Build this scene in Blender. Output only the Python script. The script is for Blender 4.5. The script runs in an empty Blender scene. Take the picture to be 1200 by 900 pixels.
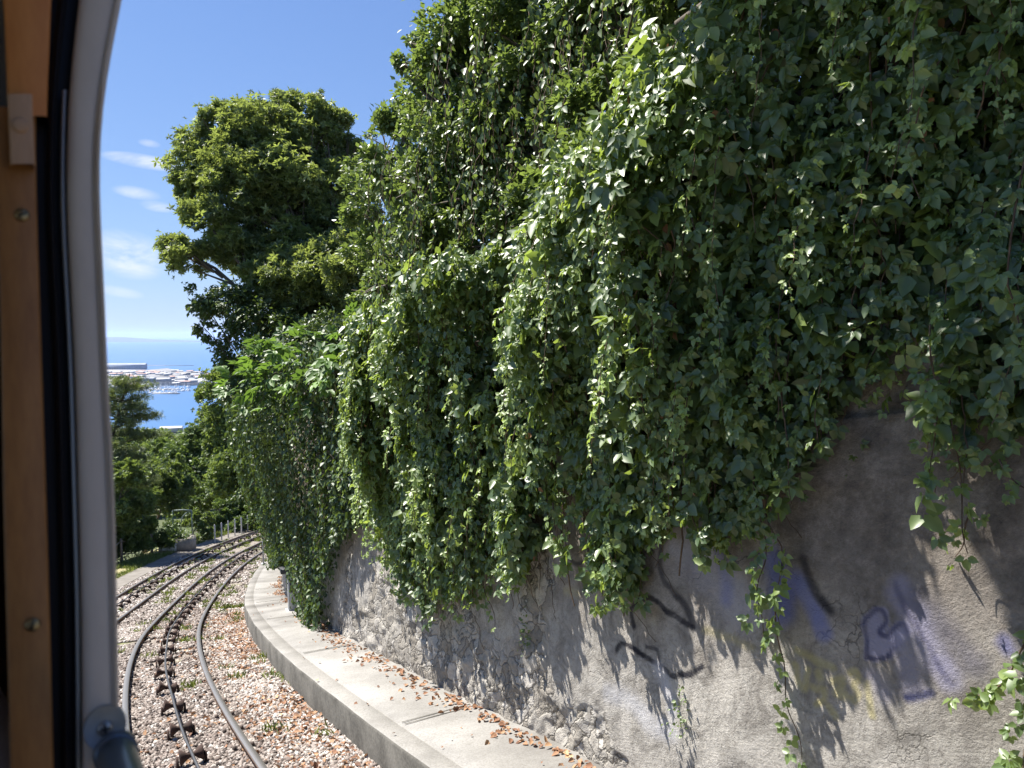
import bpy, bmesh, math
import numpy as np
from mathutils import Vector, Matrix

rng = np.random.default_rng(11)
sc = bpy.context.scene
COL = sc.collection
PI = math.pi
R = math.radians

# ------------------------------------------------------------------ camera numbers (used to measure the place)
F = 905.0
PITCH = math.atan(57 / F)
CP, SP = math.cos(PITCH), math.sin(PITCH)


def ray(px, py):
    a = (px - 600) / F
    b = (450 - py) / F
    return np.array([a, CP + b * SP, -SP + b * CP])


def at(px, py, depth):
    """world point seen at a photograph pixel at forward distance depth"""
    return ray(px, py) * depth


def to_px(P):
    P = np.atleast_2d(P)
    d = P[:, 1] * CP - P[:, 2] * SP
    u = P[:, 1] * SP + P[:, 2] * CP
    return np.stack([600 + F * P[:, 0] / d, 450 - F * u / d], 1)


# ------------------------------------------------------------------ the track's course (arc length l, heading, grade)
KN = np.array([0, 6, 12, 20, 30, 45, 70.])
KAP = np.array([-0.00769, -0.01887, -0.01222, -0.00887, -0.0164, -0.00923, -0.00923])
GR = np.array([0.18431, 0.20405, 0.25206, 0.18957, 0.16379, 0.14108, 0.14108])
LS = np.arange(-16, 150.01, .1)
_k = np.where(LS < -4, 0, np.interp(LS, KN, KAP))
_k = np.where(LS > 62, 0, _k)
_g = np.interp(LS, KN, GR)
_i0 = int(np.searchsorted(LS, -1e-6))
TH = np.cumsum(_k) * .1
TH = TH - TH[_i0] + 0.53059
CX = np.cumsum(-np.sin(TH)) * .1
CX = CX - CX[_i0] - 1.86249
CY = np.cumsum(np.cos(TH)) * .1
CY = CY - CY[_i0] + 5.0
CZ = -np.cumsum(_g) * .1
CZ = CZ - CZ[_i0] - 3.50423
FAR = -1.9354       # centre of the second track
KERB = 1.37
WALL = 2.34
PH = 0.22           # platform height over the rail tops
BED = -0.13         # ballast level under the rail tops


def S(l, o, h=0.0):
    """point at arc length l, offset o to the right, height h over the rail tops"""
    l = np.asarray(l, float)
    o = np.broadcast_to(np.asarray(o, float), l.shape) if np.ndim(o) == 0 else np.asarray(o, float)
    th = np.interp(l, LS, TH)
    return np.stack([np.interp(l, LS, CX) + np.cos(th) * o, np.interp(l, LS, CY) + np.sin(th) * o,
                     np.interp(l, LS, CZ) + h], -1)


def dirs(l):
    th = np.interp(l, LS, TH)
    z = np.zeros_like(th)
    return np.stack([-np.sin(th), np.cos(th), z], -1), np.stack([np.cos(th), np.sin(th), z], -1)


def W(l, h, t=0.0):
    """point on the wall: height h over the platform, t out from its face (slight batter)"""
    return S(l, WALL + .03 * np.asarray(h, float) - np.asarray(t, float), PH + np.asarray(h, float))


_LW = np.arange(-8, 26, .02)


def on_wall(px, py, t=0.0):
    d = ray(px, py)
    p = S(_LW, WALL - t)
    cr = p[:, 0] * d[1] - p[:, 1] * d[0]
    i = np.where((cr[:-1] * cr[1:] <= 0) & (p[:-1, 1] > .3))[0]
    j = i[0]
    k = p[j, 1] / d[1]
    return _LW[j], k * d[2] - np.interp(_LW[j], LS, CZ) - PH


# ------------------------------------------------------------------ noise
def _hash(i, j, seed):
    n = (i.astype(np.int64) * 374761393 + j.astype(np.int64) * 668265263 + seed * 1442695041) & 0x7fffffff
    n = ((n ^ (n >> 13)) * 1274126177) & 0x7fffffff
    return ((n ^ (n >> 16)) & 0xffff) / 65535.0


def vn(x, y=0.0, seed=0):
    x, y = np.broadcast_arrays(np.asarray(x, float), np.asarray(y, float))
    i, j = np.floor(x), np.floor(y)
    fx, fy = x - i, y - j
    fx = fx * fx * (3 - 2 * fx)
    fy = fy * fy * (3 - 2 * fy)
    i = i.astype(np.int64)
    j = j.astype(np.int64)
    a, b = _hash(i, j, seed), _hash(i + 1, j, seed)
    c, d = _hash(i, j + 1, seed), _hash(i + 1, j + 1, seed)
    return (a * (1 - fx) + b * fx) * (1 - fy) + (c * (1 - fx) + d * fx) * fy


def fbm(x, y=0.0, seed=0, o=4):
    s, a, t = 0, .5, 0
    for k in range(o):
        s = s + a * vn(np.asarray(x) * 2 ** k, np.asarray(y) * 2 ** k, seed + k)
        t += a
        a *= .5
    return s / t


def sstep(x, a, b):
    t = np.clip((np.asarray(x, float) - a) / (b - a), 0, 1)
    return t * t * (3 - 2 * t)


def norm(v):
    return v / (np.linalg.norm(v, axis=-1, keepdims=True) + 1e-12)


# ------------------------------------------------------------------ meshes
def link(o, parent=None):
    COL.objects.link(o)
    if parent is not None:
        o.parent = parent
    return o


def build(name, V, FS, mats, parent=None, smooth=False, attrs=None, mat_ids=None):
    """FS: list of (m,k) index arrays -> ONE mesh object"""
    me = bpy.data.meshes.new(name)
    V = np.asarray(V, np.float32)
    FS = [np.asarray(f, np.int32) for f in FS if len(f)]
    me.vertices.add(len(V))
    me.vertices.foreach_set('co', V.ravel())
    tot = np.concatenate([np.full(len(f), f.shape[1], np.int32) for f in FS])
    idx = np.concatenate([f.ravel() for f in FS])
    st = np.concatenate([[0], np.cumsum(tot)[:-1]]).astype(np.int32)
    me.loops.add(len(idx))
    me.loops.foreach_set('vertex_index', idx)
    me.polygons.add(len(tot))
    me.polygons.foreach_set('loop_start', st)
    me.polygons.foreach_set('loop_total', tot)
    if smooth:
        me.polygons.foreach_set('use_smooth', np.ones(len(tot), bool))
    if not isinstance(mats, (list, tuple)):
        mats = [mats]
    for m in mats:
        me.materials.append(m)
    if mat_ids is not None:
        me.polygons.foreach_set('material_index', np.asarray(mat_ids, np.int32))
    for k, a in (attrs or {}).items():
        a = np.asarray(a, np.float32)
        if a.ndim == 1:
            at_ = me.attributes.new(k, 'FLOAT', 'POINT')
            at_.data.foreach_set('value', a)
        else:
            at_ = me.attributes.new(k, 'FLOAT_COLOR', 'POINT')
            at_.data.foreach_set('color', a.ravel())
    me.update(calc_edges=True)
    me.validate()
    return link(bpy.data.objects.new(name, me), parent)


class MB:
    """collects shapes into one mesh"""

    def __init__(s):
        s.V, s.F, s.n, s.M = [], {}, 0, {}

    def add(s, V, faces, mat=0):
        V = np.asarray(V, float).reshape(-1, 3)
        for f in faces:
            f = np.asarray(f, int)
            if f.ndim == 1:
                f = f[None]
            k = f.shape[1]
            s.F.setdefault(k, []).append(f + s.n)
            s.M.setdefault(k, []).append(np.full(len(f), mat))
        s.V.append(V)
        s.n += len(V)
        return s

    def box(s, c, ax, ay, az, mat=0, taper=1.0):
        """c centre; ax,ay,az half-extent vectors"""
        c, ax, ay, az = [np.asarray(v, float) for v in (c, ax, ay, az)]
        V = [c + i * ax * (taper if k > 0 else 1) + j * ay * (taper if k > 0 else 1) + k * az
             for k in (-1, 1) for j in (-1, 1) for i in (-1, 1)]
        return s.add(V, [[0, 2, 3, 1], [4, 5, 7, 6], [0, 1, 5, 4], [2, 6, 7, 3], [0, 4, 6, 2], [1, 3, 7, 5]], mat)

    def bx(s, x0, x1, y0, y1, z0, z1, mat=0):
        return s.box(((x0 + x1) / 2, (y0 + y1) / 2, (z0 + z1) / 2), ((x1 - x0) / 2, 0, 0), (0, (y1 - y0) / 2, 0),
                     (0, 0, (z1 - z0) / 2), mat)

    def tube(s, pts, rad, n=8, mat=0, cap=True):
        P = np.asarray(pts, float)
        rad = np.broadcast_to(np.asarray(rad, float), (len(P),))
        T = norm(np.gradient(P, axis=0))
        up = np.array([0, 0, 1.]) if abs(T[0, 2]) < .9 else np.array([1., 0, 0])
        A = norm(np.cross(T, up))
        B = np.cross(T, A)
        a = np.arange(n) * 2 * PI / n
        V = P[:, None] + rad[:, None, None] * (np.cos(a)[None, :, None] * A[:, None] + np.sin(a)[None, :, None] * B[:, None])
        i = np.arange(len(P) - 1)[:, None] * n
        j = np.arange(n)[None]
        q = np.stack([i + j, i + (j + 1) % n, i + n + (j + 1) % n, i + n + j], -1).reshape(-1, 4)
        fs = [q]
        if cap:
            fs += [np.arange(n)[::-1][None], (np.arange(n) + n * (len(P) - 1))[None]]
        return s.add(V.reshape(-1, 3), fs, mat)

    def build(s, name, mats, parent=None, smooth=False, attrs=None):
        ks = sorted(s.F)
        return build(name, np.concatenate(s.V), [np.concatenate(s.F[k]) for k in ks], mats, parent, smooth, attrs,
                     np.concatenate([np.concatenate(s.M[k]) for k in ks]))


def bevel(o, w=.004, seg=2):
    m = o.modifiers.new('bevel', 'BEVEL')
    m.width = w
    m.segments = seg
    m.limit_method = 'ANGLE'
    m.angle_limit = R(40)
    return o


def tag(o, label=None, cat=None, group=None, kind=None):
    if label:
        o['label'] = label
    if cat:
        o['category'] = cat
    if group:
        o['group'] = group
    if kind:
        o['kind'] = kind
    return o


def thing(name, label, cat, loc=(0, 0, 0), group=None):
    o = link(bpy.data.objects.new(name, None))
    o.empty_display_size = .2
    o.location = [float(v) for v in loc]
    return tag(o, label, cat, group)


def put(child, root):
    """keep world coordinates of a mesh that was built in world space"""
    child.parent = root
    child.matrix_parent_inverse = Matrix.Translation(root.location).inverted()
    return child


# ------------------------------------------------------------------ materials
def mat(name, base=(.5, .5, .5), rough=.7, metal=0.0, spec=.4):
    m = bpy.data.materials.new(name)
    m.use_nodes = True
    p = m.node_tree.nodes['Principled BSDF']
    p.inputs['Base Color'].default_value = (*base, 1)
    p.inputs['Roughness'].default_value = rough
    p.inputs['Metallic'].default_value = metal
    p.inputs['Specular IOR Level'].default_value = spec
    return m


class NT:
    def __init__(s, m):
        s.t = m.node_tree
        s.p = s.t.nodes.get('Principled BSDF')

    def n(s, ty, **kw):
        x = s.t.nodes.new(ty)
        for k, v in kw.items():
            if k.startswith('i_'):
                key = k[2:]
                x.inputs[int(key) if key.isdigit() else key].default_value = v
            else:
                setattr(x, k, v)
        return x

    def l(s, a, b):
        s.t.links.new(a, b)
        return s

    def noise(s, scale, detail=5, vec=None, rough=.6, dist=0.0):
        x = s.n('ShaderNodeTexNoise')
        x.inputs['Scale'].default_value = scale
        x.inputs['Detail'].default_value = detail
        x.inputs['Roughness'].default_value = rough
        x.inputs['Distortion'].default_value = dist
        if vec is None:
            vec = s.n('ShaderNodeTexCoord').outputs['Object']
        s.l(vec, x.inputs['Vector'])
        return x.outputs['Fac']

    def ramp(s, fac, stops):
        r = s.n('ShaderNodeValToRGB')
        e = r.color_ramp.elements
        while len(e) < len(stops):
            e.new(.5)
        for k, (p, c) in enumerate(stops):
            e[k].position = p
            e[k].color = (*c, 1) if len(c) == 3 else c
        s.l(fac, r.inputs['Fac'])
        return r.outputs['Color']

    def mix(s, fac, a, b, mode='MIX'):
        x = s.n('ShaderNodeMix', data_type='RGBA', blend_type=mode)
        for sock, v in ((x.inputs[0], fac), (x.inputs[6], a), (x.inputs[7], b)):
            if hasattr(v, 'node'):
                s.l(v, sock)
            else:
                sock.default_value = v if np.ndim(v) == 0 else (*v[:3], 1)
        return x.outputs[2]

    def math(s, op, a, b=0.0, clamp=False):
        x = s.n('ShaderNodeMath', operation=op, use_clamp=clamp)
        for sock, v in ((x.inputs[0], a), (x.inputs[1], b)):
            if hasattr(v, 'node'):
                s.l(v, sock)
            else:
                sock.default_value = v
        return x.outputs[0]

    def bump(s, h, strength=.4, dist=.02):
        b = s.n('ShaderNodeBump')
        b.inputs['Strength'].default_value = strength
        b.inputs['Distance'].default_value = dist
        s.l(h, b.inputs['Height'])
        s.l(b.outputs[0], s.p.inputs['Normal'])

    def attr(s, name):
        return s.n('ShaderNodeAttribute', attribute_name=name)


def noisy(name, c0, c1, scale=4.0, rough=.8, bump=.3, bdist=.01, c2=None, scale2=40.0, metal=0.0, spec=.35, stretch=None):
    m = mat(name, c0, rough, metal, spec)
    t = NT(m)
    vec = t.n('ShaderNodeTexCoord').outputs['Object']
    if stretch:
        mp = t.n('ShaderNodeMapping')
        mp.inputs['Scale'].default_value = stretch
        t.l(vec, mp.inputs['Vector'])
        vec = mp.outputs[0]
    a = t.noise(scale, 6, vec)
    b = t.noise(scale2, 4, vec)
    f = t.math('ADD', t.math('MULTIPLY', a, .65), t.math('MULTIPLY', b, .35))
    stops = [(.36, c0), (.64, c1)] if c2 is None else [(.34, c0), (.5, c1), (.66, c2)]
    t.l(t.ramp(f, stops), t.p.inputs['Base Color'])
    if bump:
        t.bump(f, bump, bdist)
    return m


def leaf_mat(name, dark, mid, light, rough=.42, trans=.3, tcol=None, spec=.5, sheen_back=True):
    """leaf colour by the leaf's own tint; light shining through it"""
    m = mat(name, mid, rough, 0, spec)
    t = NT(m)
    a = t.attr('tint').outputs['Fac']
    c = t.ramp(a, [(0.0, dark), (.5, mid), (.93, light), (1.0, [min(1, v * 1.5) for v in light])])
    t.l(c, t.p.inputs['Base Color'])
    tr = t.n('ShaderNodeBsdfTranslucent')
    tc = tcol or (light[0] * 1.65, light[1] * 1.65, light[2] * .9)
    t.l(t.ramp(a, [(0.0, [v * .6 for v in tc]), (1.0, tc)]), tr.inputs['Color'])
    mx = t.n('ShaderNodeMixShader', i_0=trans)
    t.l(t.p.outputs[0], mx.inputs[1])
    t.l(tr.outputs[0], mx.inputs[2])
    t.l(mx.outputs[0], t.t.nodes['Material Output'].inputs['Surface'])
    return m


M = {}
M['creeper'] = leaf_mat('creeper_leaf', (.038, .078, .03), (.115, .18, .06), (.25, .33, .09), .46, .39, spec=1.0)
M['ivy'] = leaf_mat('ivy_leaf', (.026, .052, .018), (.052, .094, .03), (.11, .16, .042), .5, .24, spec=.55)  # ivy green set darker to stand in for the shade on this growth
M['ivy2'] = leaf_mat('ivy_scrub_leaf', (.04, .08, .028), (.09, .145, .046), (.16, .22, .07), .45, .38, spec=.85)
M['laurel'] = leaf_mat('laurel_leaf', (.05, .088, .034), (.12, .175, .06), (.23, .28, .1), .48, .45, spec=.8)
M['fig'] = leaf_mat('fig_leaf', (.06, .12, .03), (.09, .17, .04), (.13, .22, .05), .5, .35)
M['oak'] = leaf_mat('broad_leaf', (.055, .1, .034), (.11, .165, .055), (.18, .24, .075), .5, .38)
M['pale'] = leaf_mat('pale_leaf', (.06, .1, .032), (.095, .15, .045), (.14, .2, .06), .5, .28)
M['pine'] = leaf_mat('pine_needle', (.065, .1, .055), (.105, .15, .065), (.16, .2, .08), .5, .3)
M['brown_leaf'] = leaf_mat('dry_leaf', (.15, .07, .04), (.28, .135, .07), (.4, .24, .13), .75, .15, (.36, .2, .1))
M['grass'] = leaf_mat('grass_blade', (.06, .1, .025), (.11, .16, .04), (.2, .24, .07), .6, .25)
M['stem'] = noisy('vine_stem', (.07, .045, .03), (.15, .1, .06), 20, .8, .2)
M['bark'] = noisy('bark', (.06, .05, .04), (.14, .115, .09), 6, .9, .8, .03, stretch=(1, 1, .25))

# ballast stone colours: each stone has its own tint
m = mat('ballast_stone', (.4, .36, .33), .85)
t = NT(m)
t.l(t.ramp(t.attr('tint').outputs['Fac'], [(0, (.06, .047, .041)), (.22, (.16, .125, .108)), (.55, (.28, .24, .212)), (.88, (.4, .365, .335)), (1, (.52, .5, .47))]),
    t.p.inputs['Base Color'])
M['stone'] = m
# ground between the stones
m = mat('track_bed', (.3, .25, .2), .95)
t = NT(m)
co = t.n('ShaderNodeTexCoord').outputs['Object']
vo = t.n('ShaderNodeTexVoronoi', feature='F1')
vo.inputs['Scale'].default_value = 24
t.l(co, vo.inputs['Vector'])
stc = t.ramp(t.n('ShaderNodeSeparateColor').outputs[0], [(0, (.1, .075, .06)), (1, (.36, .32, .28))])
sep = [n for n in t.t.nodes if n.type == 'SEPARATE_COLOR'][0]
t.l(vo.outputs['Color'], sep.inputs[0])
gm = t.ramp(t.noise(1.1, 6, co), [(.53, (0, 0, 0)), (.66, (1, 1, 1))])
gc = t.ramp(t.noise(30, 4, co), [(.35, (.09, .12, .03)), (.65, (.24, .24, .08))])
t.l(t.mix(t.math('MULTIPLY', gm, .75), stc, gc), t.p.inputs['Base Color'])
t.bump(vo.outputs['Distance'], .8, .03)
M['bed'] = m
M['verge'] = noisy('verge_grass', (.1, .11, .035), (.25, .22, .1), 1.6, .95, .5, .03, (.3, .27, .17), 30)
M['path'] = noisy('gravel_path', (.14, .125, .105), (.23, .21, .185), 2.2, .95, .4, .01, None, 70)
M['soil'] = noisy('bank_soil', (.06, .05, .03), (.14, .11, .07), 1.0, .95, .5, .05)
M['terrain'] = noisy('hill_ground', (.04, .06, .02), (.1, .11, .05), .05, .95, 0)

# platform concrete
m = mat('platform_concrete', (.4, .37, .33), .9)
t = NT(m)
co = t.n('ShaderNodeTexCoord').outputs['Object']
c = t.ramp(t.noise(.9, 7, co), [(.32, (.135, .127, .117)), (.5, (.24, .23, .214)), (.68, (.33, .317, .298))])
c = t.mix(t.math('MULTIPLY', t.ramp(t.noise(60, 3, co), [(.4, (0, 0, 0)), (.7, (1, 1, 1))]), .45), c, (.11, .1, .085))
c = t.mix(t.ramp(t.noise(3.5, 8, co, .75), [(.6, (0, 0, 0)), (.74, (.6, .6, .6))]), c, (.1, .088, .07))
t.l(c, t.p.inputs['Base Color'])
t.bump(t.noise(90, 4, co), .35, .008)
M['concrete'] = m
M['kerbface'] = noisy('kerb_face', (.05, .047, .04), (.145, .136, .118), 2.5, .92, .6, .015, None, 35)  # concrete tone lowered so the kerb's side reads as shaded

# wall: stained plaster over rubble, with sprayed paint stored as the wall's own paint colour
m = mat('wall_plaster', (.35, .32, .28), .92, 0, .25)
t = NT(m)
co = t.n('ShaderNodeTexCoord').outputs['Object']
uvh = t.attr('wl').outputs['Color']          # l, h, t of the wall
big = t.noise(.8, 8, uvh, .7, .4)
c = t.ramp(big, [(.3, (.27, .25, .225)), (.45, (.4, .375, .335)), (.6, (.5, .47, .425)), (.75, (.6, .565, .51))])
mp = t.n('ShaderNodeMapping')
mp.inputs['Scale'].default_value = (5.5, .8, 1)
t.l(uvh, mp.inputs['Vector'])
run = t.noise(1.5, 7, mp.outputs[0], .7)
c = t.mix(t.ramp(run, [(.5, (0, 0, 0)), (.72, (.6, .6, .6))]), c, (.17, .155, .14))
sp = t.noise(38, 5, uvh, .75)
c = t.mix(t.ramp(sp, [(.53, (0, 0, 0)), (.7, (.7, .7, .7))]), c, (.14, .122, .102))
blot = t.noise(4.5, 9, uvh, .78, .8)
c = t.mix(t.ramp(blot, [(.45, (0, 0, 0)), (.6, (.72, .72, .72))]), c, (.17, .155, .137))
c = t.mix(t.ramp(t.noise(24, 5, uvh, .8), [(.64, (0, 0, 0)), (.74, (.6, .6, .6))]), c, (.6, .57, .52))
# brown damp upper part
sx = t.n('ShaderNodeSeparateColor')
t.l(uvh, sx.inputs[0])
damp = t.math('ADD', sx.outputs[1], t.math('MULTIPLY', t.noise(1.6, 6, uvh, .7), 1.4))
c = t.mix(t.ramp(t.math('MULTIPLY', damp, .25), [(.38, (0, 0, 0)), (.62, (.85, .85, .85))]), c, t.ramp(t.noise(6, 9, uvh, .8), [(.36, (.075, .06, .047)), (.5, (.16, .13, .105)), (.66, (.32, .275, .23))]))
# cracks
vc = t.n('ShaderNodeTexVoronoi', feature='DISTANCE_TO_EDGE')
vc.inputs['Scale'].default_value = 1.5
dv = t.n('ShaderNodeVectorMath', operation='ADD')
nz = t.n('ShaderNodeTexNoise')
nz.inputs['Scale'].default_value = 3.0
nz.inputs['Detail'].default_value = 6
t.l(uvh, nz.inputs['Vector'])
t.l(uvh, dv.inputs[0])
t.l(nz.outputs['Color'], dv.inputs[1])
t.l(dv.outputs[0], vc.inputs['Vector'])
crk = t.ramp(vc.outputs['Distance'], [(0, (1, 1, 1)), (.003, (1, 1, 1)), (.009, (0, 0, 0))])
crk = t.math('MULTIPLY', crk, t.ramp(t.noise(1.1, 3, uvh), [(.54, (0, 0, 0)), (.64, (.8, .8, .8))]))
c = t.mix(crk, c, (.05, .045, .04))
# bare rubble where the plaster has fallen off
rub = t.attr('rubble').outputs['Fac']
vr = t.n('ShaderNodeTexVoronoi', feature='DISTANCE_TO_EDGE')
vr.inputs['Scale'].default_value = 4.2
t.l(dv.outputs[0], vr.inputs['Vector'])
vr2 = t.n('ShaderNodeTexVoronoi', feature='F1')
vr2.inputs['Scale'].default_value = 4.2
t.l(dv.outputs[0], vr2.inputs['Vector'])
s2 = t.n('ShaderNodeSeparateColor')
t.l(vr2.outputs['Color'], s2.inputs[0])
rc = t.ramp(s2.outputs[0], [(0, (.25, .225, .19)), (.5, (.36, .335, .295)), (1, (.48, .45, .405))])
rc = t.mix(t.ramp(t.noise(20, 5, uvh), [(.45, (0, 0, 0)), (.7, (.5, .5, .5))]), rc, (.16, .14, .12))
rc = t.mix(t.ramp(vr.outputs['Distance'], [(0, (1, 1, 1)), (.05, (0, 0, 0))]), rc, (.1, .09, .075))
c = t.mix(rub, c, rc)
# paint
pa = t.attr('paint')
worn = t.ramp(t.noise(9, 6, uvh, .75), [(.3, (.6, .6, .6)), (.5, (1, 1, 1))])
c = t.mix(t.math('MULTIPLY', pa.outputs['Alpha'], worn), c, pa.outputs['Color'])
t.l(c, t.p.inputs['Base Color'])
grain = t.noise(75, 4, uvh, .8)
hh = t.math('ADD', t.math('MULTIPLY', sp, .8), t.math('MULTIPLY', t.noise(5, 8, uvh, .72), .7))
hh = t.math('ADD', hh, t.math('MULTIPLY', grain, .45))
hh = t.math('SUBTRACT', hh, t.math('MULTIPLY', crk, .8))
hh = t.math('ADD', hh, t.math('MULTIPLY', rub, t.ramp(vr.outputs['Distance'], [(0, (0, 0, 0)), (.12, (1, 1, 1))])))
t.bump(hh, .75, .026)
M['wall'] = m

M['railside'] = noisy('rail_rust', (.1, .06, .04), (.24, .16, .11), 12, .85, .3, .004)
M['railtop'] = mat('rail_running_face', (.25, .235, .22), .42, .75)
M['rust'] = noisy('rusty_iron', (.022, .014, .011), (.075, .042, .032), 9, .85, .4, .004)
M['sleeper'] = noisy('sleeper_steel', (.05, .04, .035), (.13, .1, .085), 8, .9, .4, .004)
M['cable'] = mat('steel_cable', (.1, .098, .098), .45, .6)
M['post'] = noisy('painted_post', (.55, .54, .5), (.72, .71, .68), 8, .7, .1)
M['grey_paint'] = noisy('grey_metal_paint', (.32, .33, .33), (.45, .46, .46), 6, .6, .1)
M['dark_metal'] = noisy('dark_metal_paint', (.03, .032, .036), (.06, .062, .068), 6, .55, .1)
M['greenpipe'] = noisy('green_grey_pipe', (.16, .21, .2), (.26, .32, .3), 8, .6, .1)
M['stonebox'] = noisy('planter_stone', (.2, .18, .15), (.36, .33, .28), 4, .9, .5, .02)
M['white'] = mat('white_sheet', (.75, .75, .72), .6)
M['rope'] = mat('rope', (.22, .19, .15), .9)
M['wood'] = noisy('fence_wood', (.12, .1, .08), (.24, .2, .16), 8, .85, .3, stretch=(1, 1, .2))

# tram materials
M['trim'] = noisy('varnished_wood', (.24, .1, .026), (.36, .16, .044), 3.5, .5, .08, .002, None, 22, 0, .4, (14, 14, .7))
M['trim2'] = noisy('orange_plywood', (.5, .175, .04), (.6, .235, .06), 5, .55, .05, .002, None, 30, 0, .4, (10, 10, 1))  # orange wood, its colour brightened for the stronger light on the header
M['trim3'] = noisy('pale_wood_block', (.4, .24, .14), (.5, .31, .19), 6, .6, .05, .002, None, 30, 0, .35, (10, 10, 1))
M['rubber'] = mat('black_rubber', (.008, .008, .011), .55, 0, .3)
M['cream'] = noisy('worn_grey_paint', (.54, .465, .4), (.65, .56, .48), 9, .5, .06, .002, None, 50, 0, .4, (1, 1, .35))
M['cream_dark'] = noisy('tram_side_paint', (.12, .19, .3), (.16, .24, .36), 3, .4, .05)
M['alloy'] = mat('dull_alloy', (.33, .33, .33), .4, .8)
M['barpaint'] = noisy('blue_grey_bar', (.1, .125, .16), (.14, .17, .21), 12, .32, .05, .001, None, 40, .25)
M['brass'] = mat('brass_screw', (.3, .22, .11), .4, .9)
M['darkwood'] = noisy('dark_brown_panel', (.05, .025, .014), (.09, .045, .025), 4, .6, .05, .002, None, 20, 0, .3, (8, 8, .6))
M['roofin'] = mat('tram_ceiling', (.6, .56, .48), .6)
M['skin'] = mat('skin', (.52, .3, .22), .5)
M['shirt'] = noisy('lilac_cloth', (.62, .6, .7), (.74, .72, .8), 14, .85, .2)
M['trousers'] = noisy('dark_cloth', (.05, .055, .08), (.08, .085, .11), 14, .9, .2)
M['hair'] = mat('brown_hair', (.05, .03, .02), .5)

# far things
m = mat('sea_water', (.02, .1, .22), .3, 0, .45)
t = NT(m)
co = t.n('ShaderNodeTexCoord').outputs['Object']
t.l(t.ramp(t.noise(.0012, 5, co), [(.3, (.03, .105, .24)), (.7, (.04, .13, .28))]), t.p.inputs['Base Color'])
t.bump(t.noise(.08, 6, co), .35, 1.5)
M['sea'] = m
M['quay'] = noisy('quay_ground', (.16, .16, .155), (.3, .29, .28), .01, .9, 0)
M['hill'] = noisy('far_hill', (.05, .07, .05), (.09, .1, .08), .002, .95, 0)
FARM = [noisy('far_wall_' + k, a, b, .03, .8, 0) for k, a, b in (
    ('white', (.32, .325, .33), (.46, .46, .46)), ('cream', (.27, .255, .23), (.36, .345, .31)), ('grey', (.22, .24, .28), (.32, .34, .38)),
    ('blue', (.16, .2, .28), (.22, .27, .36)), ('tile', (.36, .22, .16), (.45, .28, .2)))]
M['boat'] = mat('boat_white', (.8, .8, .8), .4)


# ------------------------------------------------------------------ foliage
def leaflet(fold=.14, droop=.25, w=.5, cup=.0):
    """one leaf, base at 0, tip at +Y, face to +Z"""
    ys = np.array([0, .28, .62, 1.0])
    ws = np.array([0, .44, .36, 0]) * w
    z = -droop * ys ** 2
    V = [(0, 0, 0), (0, ys[1], z[1] - fold * ws[1]), (0, ys[2], z[2] - fold * ws[2]), (0, 1, z[3]),
         (-ws[1], ys[1], z[1] + fold * ws[1]), (-ws[2], ys[2], z[2] + fold * ws[2]),
         (ws[1], ys[1], z[1] + fold * ws[1]), (ws[2], ys[2], z[2] + fold * ws[2])]
    return np.array(V), [np.array([[0, 1, 4], [2, 3, 5], [0, 6, 1], [2, 7, 3]]), np.array([[1, 2, 5, 4], [1, 6, 7, 2]])]


def simple_leaf(w=.5, fold=.25, droop=.15):
    V = np.array([(0, 0, 0), (-w * .5, .45, fold * w * .5 - droop * .2), (w * .5, .45, fold * w * .5 - droop * .2), (0, 1, -droop)])
    return V, [np.array([[0, 3, 1], [0, 2, 3]])]


def compound(angles, sizes, tilt=.1, w=.78, seed=0):
    g = np.random.default_rng(seed)
    VV, T3, T4, n = [], [], [], 0
    for a, s in zip(angles, sizes):
        V, (f3, f4) = leaflet(.22, .1 + .28 * g.random(), w)
        V = V * s
        tl = tilt + g.normal(0, .18)
        c, s_ = math.cos(tl), math.sin(tl)
        V = V @ np.array([[1, 0, 0], [0, c, -s_], [0, s_, c]])
        a = R(a)
        Rz = np.array([[math.cos(a), -math.sin(a), 0], [math.sin(a), math.cos(a), 0], [0, 0, 1]])
        VV.append(V @ Rz.T + (Rz @ np.array([0, .12, 0])))
        T3.append(f3 + n)
        T4.append(f4 + n)
        n += 8
    return np.concatenate(VV), [np.concatenate(T3), np.concatenate(T4)]


TPL = {
    'c5': compound([-100, -50, 0, 48, 102], [.62, .88, 1, .9, .6], seed=1),
    'c5b': compound([-92, -42, 6, 55, 95], [.55, .95, 1, .82, .66], .22, .7, seed=2),
    'c3': compound([-70, 0, 66], [.8, 1, .85], .16, .85, seed=3),
    'leaf': leaflet(.3, .3, .8),
    'ivy': simple_leaf(.85, .3, .2),
    'laurel': simple_leaf(.38, .3, .15),
    'broad': simple_leaf(.65, .25, .2),
    'needle': simple_leaf(.2, .1, .1),
    'blade': simple_leaf(.16, .1, .5),
    'fig': compound([-75, -36, 0, 38, 74], [.6, .88, 1, .9, .62], .12, .62, seed=5),
    'whorl': None,
}


def whorl_tpl(n=6, w=.36, seed=4, up=.5):
    g = np.random.default_rng(seed)
    VV, T, k = [], [], 0
    for i in range(n):
        V, (f,) = simple_leaf(w, .3, .15)
        a = i * 2.4 + g.normal(0, .2)
        e = up + g.normal(0, .25)
        d = np.array([math.cos(a) * math.cos(e), math.sin(a) * math.cos(e), math.sin(e)])
        x = norm(np.cross(d, [0, 0, 1.]))
        z = np.cross(x, d)
        s = .7 + .5 * g.random()
        VV.append((V[:, :1] * x + V[:, 1:2] * d + V[:, 2:] * z) * s)
        T.append(f + k)
        k += 4
    return np.concatenate(VV), [np.concatenate(T)]


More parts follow.
